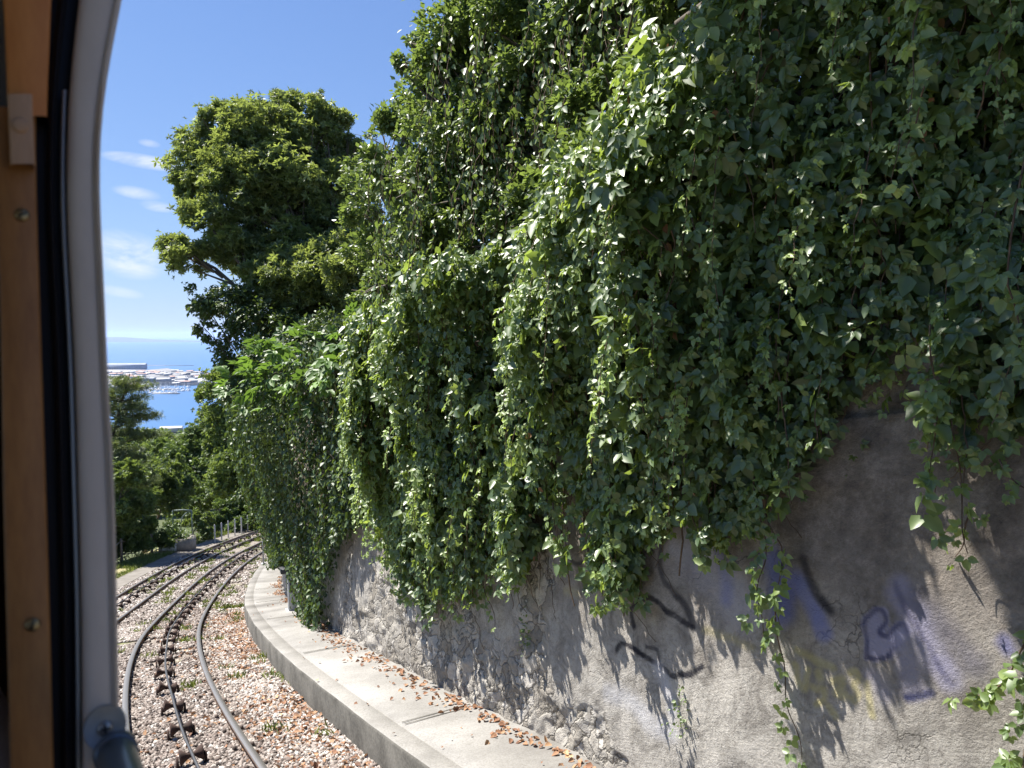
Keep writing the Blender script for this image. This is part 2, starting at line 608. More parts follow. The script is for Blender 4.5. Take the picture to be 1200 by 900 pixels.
TPL['whorl'] = whorl_tpl(6, .36)
TPL['whorl_b'] = whorl_tpl(6, .62, 8, .3)
TPL['tuft'] = whorl_tpl(14, .1, 9, .45)


class Leaves:
    def __init__(s):
        s.V, s.F, s.n, s.T = [], {}, 0, []

    def add(s, tpl, P, Y, Z, size, tint):
        V, fs = TPL[tpl]
        n, k = len(P), len(V)
        if n == 0:
            return
        Y = norm(Y)
        Xa = norm(np.cross(Y, Z))
        Za = np.cross(Xa, Y)
        B = V[None] * np.asarray(size, float).reshape(-1, 1, 1)
        O = P[:, None] + B[..., :1] * Xa[:, None] + B[..., 1:2] * Y[:, None] + B[..., 2:] * Za[:, None]
        s.V.append(O.reshape(-1, 3))
        base = (np.arange(n) * k)[:, None, None] + s.n
        for f in fs:
            s.F.setdefault(f.shape[1], []).append((f[None] + base).reshape(-1, f.shape[1]))
        s.T.append(np.repeat(tint, k))
        s.n += n * k

    def build(s, name, m, parent=None, smooth=False):
        o = build(name, np.concatenate(s.V), [np.concatenate(s.F[k]) for k in sorted(s.F)], m, None, smooth,
                  {'tint': np.concatenate(s.T)})
        if parent is not None:
            put(o, parent)
        return o


def rdir(n):
    return norm(rng.normal(size=(n, 3)))


def pick(rows):
    """pixel table (px,py,rpx,depth[,squash]) -> clumps (centre, radius, squash)"""
    out = []
    for r in rows:
        px, py, rp, d = r[:4]
        out.append((at(px, py, d), rp * d / F * .94, r[4] if len(r) > 4 else .9))
    return out


def crown(clumps, lv, tpl, size, dens, tint=(0, 1), inner=.35, hang=0.0, up=.35, lump=.35):
    """leaf clumps spread through the crown's volume"""
    for c, r, sq in clumps:
        n = int(dens * r * r * 4 * PI)
        d = rdir(n)
        seed = int(rng.integers(1e6))
        # lumpy outline: many small sub-clumps on the big one
        k = max(7, int(26 * r ** 1.3))
        sub = rdir(k)
        sr = r * (.17 + .24 * rng.random(k))
        sc_ = sub * (r * (.3 + .62 * rng.random(k) ** .6))[:, None]
        w = sr ** 2
        j = rng.choice(k, n, p=w / w.sum())
        rad = sr[j] * np.where(rng.random(n) < inner, rng.random(n) ** .5, .82 + .3 * rng.random(n))
        P = sc_[j] + d * rad[:, None]
        P[:, 2] *= sq
        outd = norm(P + 1e-6)
        P = P + c
        # stray sprays
        st = rng.random(n) < .13
        P[st] += outd[st] * (r * .3 * rng.random(st.sum()) ** 1.5)[:, None]
        Yd = norm(outd * .9 + rng.normal(size=(n, 3)) * .6 + np.array([0, 0, up - hang * 1.6]))
        Zd = norm(outd * .4 + rng.normal(size=(n, 3)) * .5 + np.array([0, 0, .8]))
        tn = np.clip(rng.normal((tint[0] + tint[1]) / 2, (tint[1] - tint[0]) / 4, n) + .12 * (vn(sc_[j][:, 0] * 5 + 50, sc_[j][:, 1] * 5, seed) - .5), 0, 1)
        lv.add(tpl, P, Yd, Zd, size * (.65 + .7 * rng.random(n)), tn)


def limbs(mb, base, top, clumps, r0, n=9, wob=.15):
    base, top = np.asarray(base, float), np.asarray(top, float)
    s = np.linspace(0, 1, 10)[:, None]
    L = np.linalg.norm(top - base)
    P = base + (top - base) * s + np.cumsum(rng.normal(size=(10, 3)) * wob * L * .04, 0) * [1, 1, .3]
    mb.tube(P, r0 * (1 - .75 * s[:, 0]) * (1 + .5 * np.exp(-s[:, 0] * 12)), n)
    for c, r, sq in clumps:
        k = int(np.clip(rng.integers(3, 8), 0, 9))
        a = P[k]
        b = c
        q = np.linspace(0, 1, 6)[:, None]
        mid = a + (b - a) * q + np.sin(q * PI) * np.array([0, 0, -.06]) * np.linalg.norm(b - a) + rng.normal(size=(6, 3)) * .03 * np.linalg.norm(b - a) * np.sin(q * PI)
        rr = r0 * .38 * (1 - .7 * q[:, 0])
        mb.tube(mid, rr, 6)
        for e in range(5):
            d = rdir(1)[0] * [1, 1, .7]
            p2 = b + d * r * .9
            st = mid[3] + (mid[5] - mid[3]) * rng.random()
            mb.tube(np.array([st, (st + p2) / 2 + rng.normal(size=3) * .06 * r, p2]), [r0 * .14, r0 * .09, r0 * .03], 4, cap=False)


def tree(name, label, cat, clumps, base, m, tpl, size, dens, r0, group=None, top=None, part='crown', inner=.35, hang=0., tint=(0, 1), smooth=False):
    root = thing(name, label, cat, base, group)
    lv = Leaves()
    crown(clumps, lv, tpl, size, dens, tint, inner, hang)
    lv.build(part, m, root, smooth)
    mb = MB()
    cs = np.mean([c for c, r, s in clumps], 0)
    limbs(mb, base, cs if top is None else top, clumps, r0)
    put(mb.build('trunk', M['bark'], None, True), root)
    return root


# ------------------------------------------------------------------ SETTING: ground
def ruled(name, ls, prof, mats, ids=None, smooth=True, jit=0.0):
    """sheet along the track: prof is a list of (offset, height)"""
    ls = np.asarray(ls)
    n, k = len(ls), len(prof)
    V = np.zeros((n, k, 3))
    for j, (o, h) in enumerate(prof):
        V[:, j] = S(ls, o, h)
        if jit:
            V[:, j, 2] += (fbm(ls * .8 + 40, o * .8 + 70, 5) - .5) * jit * (0 if j in (0, k - 1) else 1)
    i = np.arange(n - 1)[:, None] * k
    j = np.arange(k - 1)[None]
    q = np.stack([i + j, i + j + 1, i + k + j + 1, i + k + j], -1).reshape(-1, 4)
    mi = None if ids is None else np.tile(np.asarray(ids), n - 1)
    return build(name, V.reshape(-1, 3), [q], mats, None, smooth, None, mi)


LL = np.concatenate([np.arange(-12, 30, .3), np.arange(30, 149, 1.0)])
o = ruled('track_bed', LL, [(x, BED) for x in np.arange(-3.05, 1.6, .25)], M['bed'], jit=.05)
tag(o, kind='structure')
o = ruled('path', LL, [(x, BED + .015 if x > -3.5 else BED + .02) for x in np.linspace(-3.75, -3.0, 5)], M['path'], jit=.03)
tag(o, kind='structure')
prof = [(-40, -16), (-28, -11), (-20, -6.5), (-14, -3.4), (-10, -1.9), (-8, -1.2), (-6.5, -.6), (-5.6, -.25), (-5.0, -.13), (-4.4, -.1), (-3.7, -.115)]
o = ruled('verge', LL, prof, M['verge'], jit=.2)
tag(o, kind='structure')
PROF = np.array(sorted(prof))


def ground(l, off):
    h = np.interp(off, np.r_[PROF[:, 0], -3.0, 1.5], np.r_[PROF[:, 1], BED, BED])
    return S(np.array([l]), off, float(h))[0]


# bank behind the wall top, hillside, sea
WT = 3.95


def htop(l):
    return np.interp(l, [-2.3, -1.3, 4, 8], [WT + .9, WT + .08, WT + .05, WT + .25])

o = ruled('bank', np.arange(-12, 40, 1.0), [(WALL + .3, PH + WT - .1), (4, PH + WT + .3), (7, PH + WT + 1.2), (14, PH + WT + 2.5), (40, PH + WT + 5)], M['soil'])
tag(o, kind='structure')
TY, TZ = [-120, 0, 60, 260, 900, 2000], [-5.5, -5.5, -17, -46, -199, -199]
xs = np.concatenate([np.linspace(-4200, -200, 21), np.linspace(-150, 150, 13), np.linspace(200, 1500, 8)])
ys = np.concatenate([np.linspace(-120, 200, 17), np.linspace(240, 1640, 29)])
gx, gy = np.meshgrid(xs, ys)
gz = np.interp(gy, TY, TZ)
gz = np.where(gz > -198.9, gz + (fbm(gx * .01 + 50, gy * .01 + 50, 3) - .8) * 6 * (gy > 120), gz)
V = np.stack([gx, gy, gz], -1)
n, k = gx.shape
ii = np.arange(n - 1)[:, None] * k
jj = np.arange(k - 1)[None]
o = build('terrain', V.reshape(-1, 3), [np.stack([ii + jj, ii + jj + 1, ii + k + jj + 1, ii + k + jj], -1).reshape(-1, 4)], M['terrain'], None, True)
tag(o, kind='structure')
SEA = -200.0
mb = MB()
mb.add([(-60000, 600, SEA), (40000, 600, SEA), (40000, 62000, SEA), (-60000, 62000, SEA)], [[0, 1, 2, 3]])
tag(mb.build('sea', M['sea']), kind='structure')
# hills across the gulf
xs = np.linspace(-34000, 6000, 160)
hz = 60 + 190 * sstep(-xs, 9500, 12800) * (.55 + .6 * fbm(xs * .0007 + 90, 1.0, 7)) + 70 * fbm(xs * .0004 + 9, 2., 8) + 130 * np.exp(-((xs + 12900) / 700) ** 2)
hz = .36 * hz * (.35 + .65 * sstep(-xs, 8000, 12500))
V = np.concatenate([np.stack([xs, np.full_like(xs, 23500), np.full_like(xs, SEA - 1)], 1),
                    np.stack([xs, np.full_like(xs, 25200), SEA + hz], 1),
                    np.stack([xs, np.full_like(xs, 27500), np.full_like(xs, SEA - 1)], 1)])
i = np.arange(159)
o = build('hills', V, [np.concatenate([np.stack([i, i + 1, i + 161, i + 160], 1), np.stack([i + 160, i + 161, i + 321, i + 320], 1)])], M['hill'], None, True)
tag(o, kind='structure')

# ------------------------------------------------------------------ platform
ls = np.arange(-10, 25.01, .25)
mb = MB()
pf = [(KERB + .03, BED - .2), (KERB + .015, PH - .02), (KERB + .03, PH - .002), (KERB + .05, PH), (KERB + .22, PH), (KERB + .225, PH - .006),
      (KERB + .24, PH - .006), (KERB + .245, PH), (1.85, PH + .004), (WALL + .1, PH + .01)]
V = np.zeros((len(ls), len(pf), 3))
for j, (oo, hh_) in enumerate(pf):
    V[:, j] = S(ls, oo, hh_)
    if j > 3:
        V[:, j, 2] += (fbm(ls * 1.1 + 10, oo * 2 + 5, 21) - .5) * .01 * (j > 8)
    if j < 3:
        V[:, j, :2] += ((fbm(ls * 1.7 + 3, 1., 22) - .5) * .02)[:, None]
n, k = len(ls), len(pf)
ii = np.arange(n - 1)[:, None] * k
jj = np.arange(k - 1)[None]
q = np.stack([ii + jj, ii + jj + 1, ii + k + jj + 1, ii + k + jj], -1).reshape(-1, 4)
ids = np.tile([1, 1, 0, 0, 0, 0, 0, 0, 0], n - 1)
mb.add(V.reshape(-1, 3), [q])
mb.M[4] = [ids]
mb.add(V[-1], [np.arange(k)], 1)
o = mb.build('pavement', [M['concrete'], M['kerbface']])
tag(o, kind='structure')
# transverse joints: shallow raised lips of concrete
mb = MB()
for jl in (-2.6, 1.05, 4.9, 8.8, 12.6, 16.4):
    for dl in (-.035, .035):
        a = S(np.full(6, jl + dl), np.linspace(KERB + .26, WALL - .02, 6), PH + .006)
        d, nn = dirs(np.array([jl]))
        V = np.concatenate([a - d * .007, a + d * .007])
        V[:, 2] += .004
        i = np.arange(5)
        mb.add(V, [np.stack([i, i + 1, i + 7, i + 6], 1)])
o = mb.build('pavement_joint', M['kerbface'])
tag(o, kind='structure')

# ------------------------------------------------------------------ retaining wall
lw = np.unique(np.concatenate([np.arange(-9, -4.2, .15), np.arange(-4.2, 2.0, .0135), np.arange(2.0, 12, .05), np.arange(12, 26, .25)]))
hw = np.unique(np.concatenate([np.arange(-.35, 2.35, .0135), np.arange(2.35, 3.0, .04), np.arange(3.0, WT + .01, .11)]))
gl, gh = np.meshgrid(lw, hw)


def rub_mask(l, h):
    a = .4 * sstep(l, -1.6, 1.2) * sstep(l, 12, 3.2) + .22
    return sstep(fbm(l * 1.1 + 30, h * 1.1 + 9, 41, 5) + .3 * (1 - sstep(h, .0, .9)) * sstep(l, -3.6, -.5) + a - .62, .42, .56)


def wall_disp(l, h):
    rm = rub_mask(l, h)
    d = (fbm(l * .7 + 11, h * .7 + 3, 31, 3) - .5) * .06 + (fbm(l * 4 + 5, h * 4, 33, 4) - .5) * .022
    d = d + rm * ((fbm(l * 6.5, h * 8 + 3, 35, 3) - .5) * .075 - .02)
    return d


gd = wall_disp(gl, gh)
V = W(gl.ravel(), gh.ravel(), gd.ravel())
n, k = gl.shape
ii = np.arange(n - 1)[:, None] * k
jj = np.arange(k - 1)[None]
q = np.stack([ii + jj, ii + k + jj, ii + k + jj + 1, ii + jj + 1], -1).reshape(-1, 4)
# sprayed paint: soft strokes measured on the photograph and laid on the wall in metres
paint = np.zeros((n * k, 4))
paint[:, :3] = .3
fl, fh = gl.ravel(), gh.ravel()


def stroke(pts, width, col, alpha=.9, soft=.5, fill=False):
    P = np.array([on_wall(*p) for p in pts])
    # smooth the polyline
    s = np.linspace(0, len(P) - 1, (len(P) - 1) * 6 + 1)
    P = np.stack([np.interp(s, np.arange(len(P)), P[:, i]) for i in (0, 1)], 1)
    for _ in range(4):
        P[1:-1] = (P[:-2] + 2 * P[1:-1] + P[2:]) / 4
    lo, hi = P.min(0) - width * 1.5, P.max(0) + width * 1.5
    sel = np.where((fl > lo[0]) & (fl < hi[0]) & (fh > lo[1]) & (fh < hi[1]))[0]
    if len(sel) == 0:
        return
    Q = np.stack([fl[sel], fh[sel]], 1)
    Q = Q + .02 * (np.stack([vn(Q[:, 0] * 12, Q[:, 1] * 12, 51), vn(Q[:, 0] * 12, Q[:, 1] * 12, 52)], 1) - .5)
    best = np.full(len(sel), 9.)
    for a, b in zip(P[:-1], P[1:]):
        ab = b - a
        tt = np.clip(((Q - a) @ ab) / (ab @ ab + 1e-9), 0, 1)
        best = np.minimum(best, np.linalg.norm(Q - a - tt[:, None] * ab, axis=1))
    if fill:
        ins = np.zeros(len(sel), bool)
        x, y = Q.T
        for (x0, y0), (x1, y1) in zip(P, np.roll(P, -1, 0)):
            cnd = ((y0 > y) != (y1 > y)) & (x < (x1 - x0) * (y - y0) / (y1 - y0 + 1e-12) + x0)
            ins ^= cnd
        best = np.where(ins, 0, best)
    al = alpha * (1 - sstep(best, width * .5 * (1 - soft), width * .5 * (1 + soft)))
    al = al * (.75 + .4 * fbm(Q[:, 0] * 9, Q[:, 1] * 9, 53))
    al = np.clip(al * 1.05, 0, 1)
    pa = paint[sel, 3]
    na = al + pa * (1 - al)
    paint[sel, :3] = (np.array(col) * al[:, None] + paint[sel, :3] * (pa * (1 - al))[:, None]) / np.maximum(na, 1e-6)[:, None]
    paint[sel, 3] = na


def z3(x0, y0, pts):
    return [(x0 + a / 3, y0 + b / 3) for a, b in pts]


BLK, LIL, BLU, YEL, HAZ = (.018, .018, .026), (.31, .3, .42), (.2, .22, .42), (.48, .42, .18), (.42, .41, .47)
A = (650, 600)
stroke(z3(*A, [(300, 60), (420, 120), (560, 230), (640, 330)]), .28, HAZ, .5, .9)
stroke(z3(*A, [(560, 150), (580, 230), (590, 300)]), .1, BLU, .55, .9)
stroke(z3(*A, [(745, 160), (760, 260), (790, 350)]), .13, (.1, .12, .3), .7, .8)
stroke(z3(*A, [(255, 405), (245, 350), (265, 315), (310, 305), (360, 345), (420, 385), (465, 408)]), .042, BLK, .92, .35)
stroke(z3(*A, [(200, 490), (215, 465), (250, 475), (300, 520), (350, 550), (390, 578), (430, 580), (470, 565), (492, 545)]), .042, BLK, .92, .35)
stroke(z3(*A, [(345, 110), (338, 170), (350, 240), (400, 290), (440, 340), (468, 400)]), .05, BLK, .75, .6)
stroke(z3(*A, [(300, 480), (340, 490), (350, 550)]), .03, BLK, .7, .5)
stroke(z3(*A, [(20, 120), (40, 180), (80, 190), (100, 120)]), .03, BLK, .7, .5)
stroke(z3(*A, [(180, 640), (260, 670), (330, 760), (400, 780)]), .13, (.5, .5, .53), .6, .8)
stroke(z3(*A, [(340, 560), (390, 660), (400, 700)]), .1, (.52, .52, .56), .6, .8)
B = (900, 600)
stroke(z3(*B, [(85, 250), (120, 320), (150, 370), (175, 430)]), .1, BLU, .85, .6)
stroke(z3(*B, [(60, 240), (40, 330), (20, 380)]), .1, (.14, .15, .35), .6, .8)
stroke(z3(*B, [(100, 170), (110, 210), (135, 265), (165, 310), (200, 350)]), .055, BLK, .8, .7)
stroke(z3(*B, [(330, 515), (318, 440), (320, 385), (345, 345), (385, 345), (398, 390), (370, 425), (395, 440), (425, 400), (465, 395), (475, 435), (430, 475), (390, 515), (350, 525), (330, 515)]), .03, LIL, .75, .6, True)
stroke(z3(*B, [(330, 515), (318, 440), (320, 385), (345, 345), (380, 343), (397, 385), (360, 425), (395, 440), (425, 402), (455, 392), (475, 430)]), .026, (.07, .07, .13), .85, .7)
stroke(z3(*B, [(330, 518), (355, 528), (395, 512), (435, 475)]), .024, (.05, .05, .1), .85, .6)
stroke(z3(*B, [(430, 280), (500, 380), (550, 470), (590, 540), (620, 585)]), .12, LIL, .7, .6)
stroke(z3(*B, [(500, 310), (560, 380), (640, 470), (700, 540)]), .12, (.12, .115, .15), .6, .9)
stroke(z3(*B, [(420, 260), (480, 370), (545, 470), (600, 590), (640, 600)]), .03, (.07, .07, .14), .6, .8)
stroke(z3(*B, [(460, 470), (480, 560), (500, 620)]), .12, LIL, .5, .8)
stroke(z3(*B, [(480, 660), (510, 655), (550, 640)]), .05, (.04, .045, .11), .9, .5)
stroke(z3(*B, [(340, 580), (370, 610), (400, 650)]), .08, LIL, .4, .9)
stroke(z3(*B, [(820, 460), (830, 490)]), .06, (.12, .13, .3), .6, .8)
for p in ([(75, 490), (130, 515), (200, 555)], [(78, 545), (88, 600), (108, 630), (125, 600), (128, 555)], [(140, 620), (180, 625), (190, 660), (160, 675)],
          [(205, 600), (245, 590), (240, 620), (210, 640), (245, 650)], [(265, 570), (290, 560), (305, 585), (280, 615), (305, 640), (290, 675), (270, 660)],
          [(335, 610), (345, 660), (350, 720)], [(200, 690), (225, 720)], [(155, 560), (170, 590)]):
    stroke(z3(*B, p), .04, YEL, .6, .7)
stroke(z3(*A, [(510, 420), (540, 425), (680, 480)]), .05, YEL, .35, .9)
stroke(z3(*A, [(20, 280), (60, 290)]), .06, YEL, .3, .9)
wl = np.stack([fl, fh, np.zeros_like(fl), np.ones_like(fl)], 1)
wroot = thing('retaining_wall', 'tall grey plastered retaining wall with stains and spray graffiti behind the creeper', 'wall', W(0., 0.))
o = build('wall_face', V, [q], M['wall'], None, True, {'paint': paint, 'wl': wl, 'rubble': rub_mask(fl, fh) * (1 - .6 * (fh > 1.6))})
put(o, wroot)
# coping and body behind the face
mb = MB()
lc = np.arange(-9, 26, .5)
for (o0, o1, h0, h1) in ((WALL + .2, WALL + .6, -.5, WT - .02), (WALL + .02, WALL + .62, WT + .003, WT + .12)):
    P = np.stack([S(lc, o0, PH + h0), S(lc, o1, PH + h0), S(lc, o1, PH + h1), S(lc, o0, PH + h1)], 1)
    k = 4
    i = np.arange(len(lc) - 1)[:, None] * k
    j = np.arange(k)[None]
    mb.add(P.reshape(-1, 3), [np.stack([i + j, i + (j + 1) % k, i + k + (j + 1) % k, i + k + j], -1).reshape(-1, 4)])
put(mb.build('coping', M['kerbface']), wroot)

# ------------------------------------------------------------------ tracks
RAILP = [(-.062, -.15), (.062, -.15), (.062, -.137), (.012, -.122), (.012, -.04), (.034, -.03), (.034, -.006), (.027, 0), (-.027, 0), (-.034, -.006),
         (-.034, -.03), (-.012, -.04), (-.012, -.122), (-.062, -.137)]


def railway(centre, label, l0, l1):
    root = thing('railway_track', label, 'track', S(np.array([0.]), centre)[0])
    ls = np.concatenate([np.arange(l0, 30, .2), np.arange(30, l1, .5)])
    for s in (-.5, .5):
        mb = MB()
        k = len(RAILP)
        P = np.stack([S(ls, centre + s + a, b) for a, b in RAILP], 1)
        i = np.arange(len(ls) - 1)[:, None] * k
        j = np.arange(k)[None]
        q = np.stack([i + j, i + (j + 1) % k, i + k + (j + 1) % k, i + k + j], -1).reshape(-1, 4)
        ids = np.tile(np.isin(np.arange(k), (6, 7, 8)).astype(int), len(ls) - 1)
        mb.add(P.reshape(-1, 3), [q])
        mb.M[4] = [ids]
        put(mb.build('rail', [M['railside'], M['railtop']]), root)
    for li in np.arange(max(l0, -4), min(l1, 56), .65):
        d, nn = dirs(np.array([li]))
        d, nn = d[0] + np.array([0, 0, -.2]), nn[0]
        mb = MB()
        z = np.array([0, 0, 1.])
        c = S(np.array([li]), centre, -.155)[0]
        mb.box(c, nn * .78, d * .085, z * .022)
        for s in (-.5, .5):
            for e in (-1, 1):
                c = S(np.array([li]), centre + s + e * .1, -.118)[0]
                mb.box(c, nn * .055, d * .06, z * .016)
                c = S(np.array([li]), centre + s + e * .085, -.098)[0]
                mb.box(c, nn * .02, d * .022, z * .03)
        put(mb.build('sleeper', M['sleeper']), root)
    # rollers that carry the haulage cable
    for li in np.arange(max(l0, -3) + .3, min(l1, 52), 1.02):
        d, nn = dirs(np.array([li]))
        d, nn = d[0] + np.array([0, 0, -.2]), nn[0]
        c = S(np.array([li]), centre, -.01)[0]
        mb = MB()
        prof_ = [(-.105, .012), (-.105, .07), (-.096, .073), (-.03, .024), (.03, .024), (.096, .073), (.105, .07), (.105, .012)]
        tilt = rng.normal(0, .13)
        c = c + nn * rng.normal(0, .015) + d * rng.normal(0, .06)
        ax = norm(nn + np.array([0, 0, tilt]))
        mb.tube(np.array([c + ax * a for a, r in prof_]), [r for a, r in prof_], 12)
        put(mb.build('cable_roller', M['rust']), root)
        for e in (-1, 1):
            mb = MB()
            mb.box(c + nn * e * .125 - np.array([0, 0, .07]), nn * .012, d * .05, np.array([0, 0, .075]), taper=.8)
            mb.box(c + nn * e * .175 - np.array([0, 0, .115]), nn * .07, d * .05, np.array([0, 0, .012]))
            put(mb.build('roller_bracket', M['rust']), root)
    return root


railway(0, 'nearer metre gauge track with cable rollers, beside the concrete platform', -8, 62)
railway(FAR, 'farther rusty track, cut off by the window frame, beside the gravel path', -8, 62)
for cen, lab in ((0, 'thin steel haulage cable lying between the rails of the nearer track'), (FAR, 'haulage cable lying between the rails of the farther track')):
    mb = MB()
    ls = np.concatenate([np.arange(-8, 30, .25), np.arange(30, 60, .5)])
    mb.tube(S(ls, cen + .006 * np.sin(ls * 1.7), .062 + .003 * np.sin(ls * 6)), .0145, 8)
    tag(mb.build('haul_cable', M['cable'], None, True), lab, 'cable')

# ballast stones, dry leaves, weeds: nobody could count them
ST = np.array([(-1, -1, -1), (1, -1, -1), (1, 1, -1), (-1, 1, -1), (-1, -1, 1), (1, -1, 1), (1, 1, 1), (-1, 1, 1)], float) * .5
SF = np.array([[0, 3, 2, 1], [4, 5, 6, 7], [0, 1, 5, 4], [1, 2, 6, 5], [2, 3, 7, 6], [3, 0, 4, 7]])


def stones(n, l0, l1, o0, o1, smin, smax):
    l = rng.uniform(l0, l1, n)
    o = rng.uniform(o0, o1, n)
    keep = fbm(l * 1.3 + 20, o * 1.3 + 80, 61) < .66
    l, o = l[keep], o[keep]
    n = len(l)
    s = rng.uniform(smin, smax, n)
    P = S(l, o, BED + .012)
    P[:, 2] += (fbm(l * .8 + 40, o * .8 + 70, 5) - .5) * .05 + rng.random(n) * .02 - .005
    q = norm(rng.normal(size=(n, 4)))
    w, x, y, z = q.T
    Rm = np.stack([1 - 2 * (y * y + z * z), 2 * (x * y - z * w), 2 * (x * z + y * w), 2 * (x * y + z * w), 1 - 2 * (x * x + z * z), 2 * (y * z - x * w),
                   2 * (x * z - y * w), 2 * (y * z + x * w), 1 - 2 * (x * x + y * y)], -1).reshape(n, 3, 3)
    loc = ST[None] * (.75 + .55 * rng.random((n, 8, 1))) * rng.uniform(.55, 1.15, (n, 1, 3)) * s[:, None, None]
    V = np.einsum('nij,nkj->nki', Rm, loc) + P[:, None]
    inner = np.abs(o) < .75
    tn = np.clip(rng.normal(.55, .3, n) - .18 * inner + .3 * (fbm(l * .9, o * .9 + 30, 62) - .5), 0, 1)
    return V, tn


VV, TT = [], []
for a in ((46000, -3, 5.5, -.9, 1.42, .016, .042), (36000, 5.5, 14, -1.9, 1.42, .02, .046), (20000, 14, 32, -2.9, 1.42, .035, .065), (7000, 8, 22, -2.9, -1.9, .03, .055)):
    v, tn = stones(*a)
    VV.append(v.reshape(-1, 3))
    TT.append(np.repeat(tn, 8))
VV = np.concatenate(VV)
nst = len(VV) // 8
o = build('ballast_gravel', VV, [(SF[None] + (np.arange(nst) * 8)[:, None, None]).reshape(-1, 4)], M['stone'], None, False, {'tint': np.concatenate(TT)})
tag(o, 'pale pinkish broken ballast stones covering the ground between and beside the rails', 'gravel', None, 'stuff')

lv = Leaves()


def litter(n, l, o, h, size=(.03, .07)):
    P = S(l, o, h)
    P[:, 2] += rng.random(n) * .02 + .006
    lv.add('leaf', P, rdir(n) * [1, 1, .25], rdir(n) * [.5, .5, 1] + [0, 0, 1], rng.uniform(*size, n), rng.random(n))


n = 3800     # along the foot of the kerb
l = rng.uniform(-2, 17, n)
o_ = KERB - np.abs(rng.normal(0, .42, n)) - .0
k_ = fbm(l * .8, 3., 71) > .32
litter(k_.sum(), l[k_], o_[k_], BED + .02)
n = 600
litter(n, rng.uniform(-1, 16, n), rng.uniform(-.45, 1.3, n), BED + .03)
n = 1300     # at the foot of the wall, in drifts
l = rng.uniform(-3, 20, n)
k_ = fbm(l * .9 + 7, 8., 72) > .47
l = l[k_]
litter(len(l), l, WALL - .04 - np.abs(rng.normal(0, .1, len(l))) * (.4 + 1.3 * sstep(fbm(l * .9 + 7, 8., 72), .5, .72)), PH + .008)
n = 60
litter(n, rng.uniform(-2, 12, n), rng.uniform(KERB + .05, WALL, n), PH + .006, (.02, .05))
o = lv.build('leaf_litter', M['brown_leaf'], None, True)
tag(o, 'dry orange brown fallen leaves strewn beside the kerb and at the foot of the wall', 'leaf litter', None, 'stuff')

lv = Leaves()
cl = 230
l = rng.uniform(-2, 42, cl)
o_ = rng.choice([-.95, -.3, .3, .75, -2.45, -1.9, -1.35, 1.3], cl) + rng.normal(0, .12, cl)
for a, b in zip(l, o_):
    n = int(rng.integers(14, 46))
    P = S(np.full(n, a) + rng.normal(0, .07, n), b + rng.normal(0, .06, n), BED + .01)
    lv.add('blade', P, rng.normal(size=(n, 3)) * .55 + [0, 0, 1], rdir(n), rng.uniform(.05, .14, n) * (1 + (a > 15) * .4), rng.random(n))
n = 16000    # grass on the verge beyond the path
l = rng.uniform(18, 50, n)
o_ = -3.75 - np.abs(rng.normal(0, .8, n))
k_ = fbm(l * .7, o_ * .7 + 30, 75) > .42
n = int(k_.sum())
P = S(l[k_], o_[k_], -.13)
lv.add('blade', P, rng.normal(size=(n, 3)) * .5 + [0, 0, 1], rdir(n), rng.uniform(.08, .22, n), rng.random(n))
o = lv.build('weeds', M['grass'])
tag(o, 'small green and straw coloured weeds and grass growing in the ballast and verge', 'grass', None, 'stuff')

# ------------------------------------------------------------------ creeper on the wall
LOWPX = [(360, 725), (390, 690), (400, 640), (430, 600), (440, 640), (480, 700), (500, 720), (545, 690), (560, 660), (600, 690), (620, 640), (640, 650), (690, 690),
         (720, 710), (740, 640), (760, 610), (800, 640), (860, 640), (870, 600), (900, 590), (920, 560), (960, 480), (1000, 450), (1060, 360), (1080, 400),
         (1085, 560), (1140, 545), (1199, 490)]
_lo = np.array([on_wall(*p, t=.18) for p in LOWPX])
_lo = _lo[np.argsort(_lo[:, 0])]


def hlow(l):
    return np.interp(l, _lo[:, 0], _lo[:, 1])


def thick(l, h):
    lo = hlow(l)
    f = sstep((h - lo) / np.maximum(WT - lo, .5), -.05, .75)
    col = .62 + 1.7 * (fbm(l * 1.5 + 13 + .2 * h, h * .75 + 4, 81, 3) - .5) + .55 * (vn(l * 3.8 + 7, h * 1.5, 83) - .5)
    edge = sstep(l, 4.2, 3.2)
    right = 1 - .45 * sstep(l, -2.0, -2.9)
    return (.05 + (.06 + .48 * f) * np.clip(col, .06, 1.45) * right) * (.25 + .75 * edge)


croot = thing('wall_creeper', 'glossy five-leaved creeper hanging in a thick curtain over the grey wall', 'creeper', W(0., WT))
lv = Leaves()
stems = MB()


def creeper_leaves(l, h, t, size, tint, out=1.0):
    n = len(l)
    P = W(l, h, t)
    d, nn = dirs(l)
    Z = norm(-nn * (.8 * out) + np.array([0, 0, .55]) + d * .1 + rng.normal(size=(n, 3)) * .36)
    Y = norm(np.array([0, 0, -.62]) - nn * .3 + d * rng.normal(0, .75, n)[:, None] + rng.normal(size=(n, 3)) * .3)
    size = size * np.clip(np.exp(rng.normal(0, .24, n)), .5, 1.5) * (1.02 - .2 * sstep(l, -1.6, -3.4) + .08 * sstep(l, .5, 2.5))
    k = rng.random(n)
    for nm, a, b in (('c5', 0, .4), ('c5b', .4, .75), ('c3', .75, 1.01)):
        s = (k >= a) & (k < b)
        lv.add(nm, P[s], Y[s], Z[s], size[s], tint[s])



def holes(l, h):
    return fbm(np.asarray(l) * 2.3 + 60, np.asarray(h) * 1.3 + 2, 91, 3) < .37


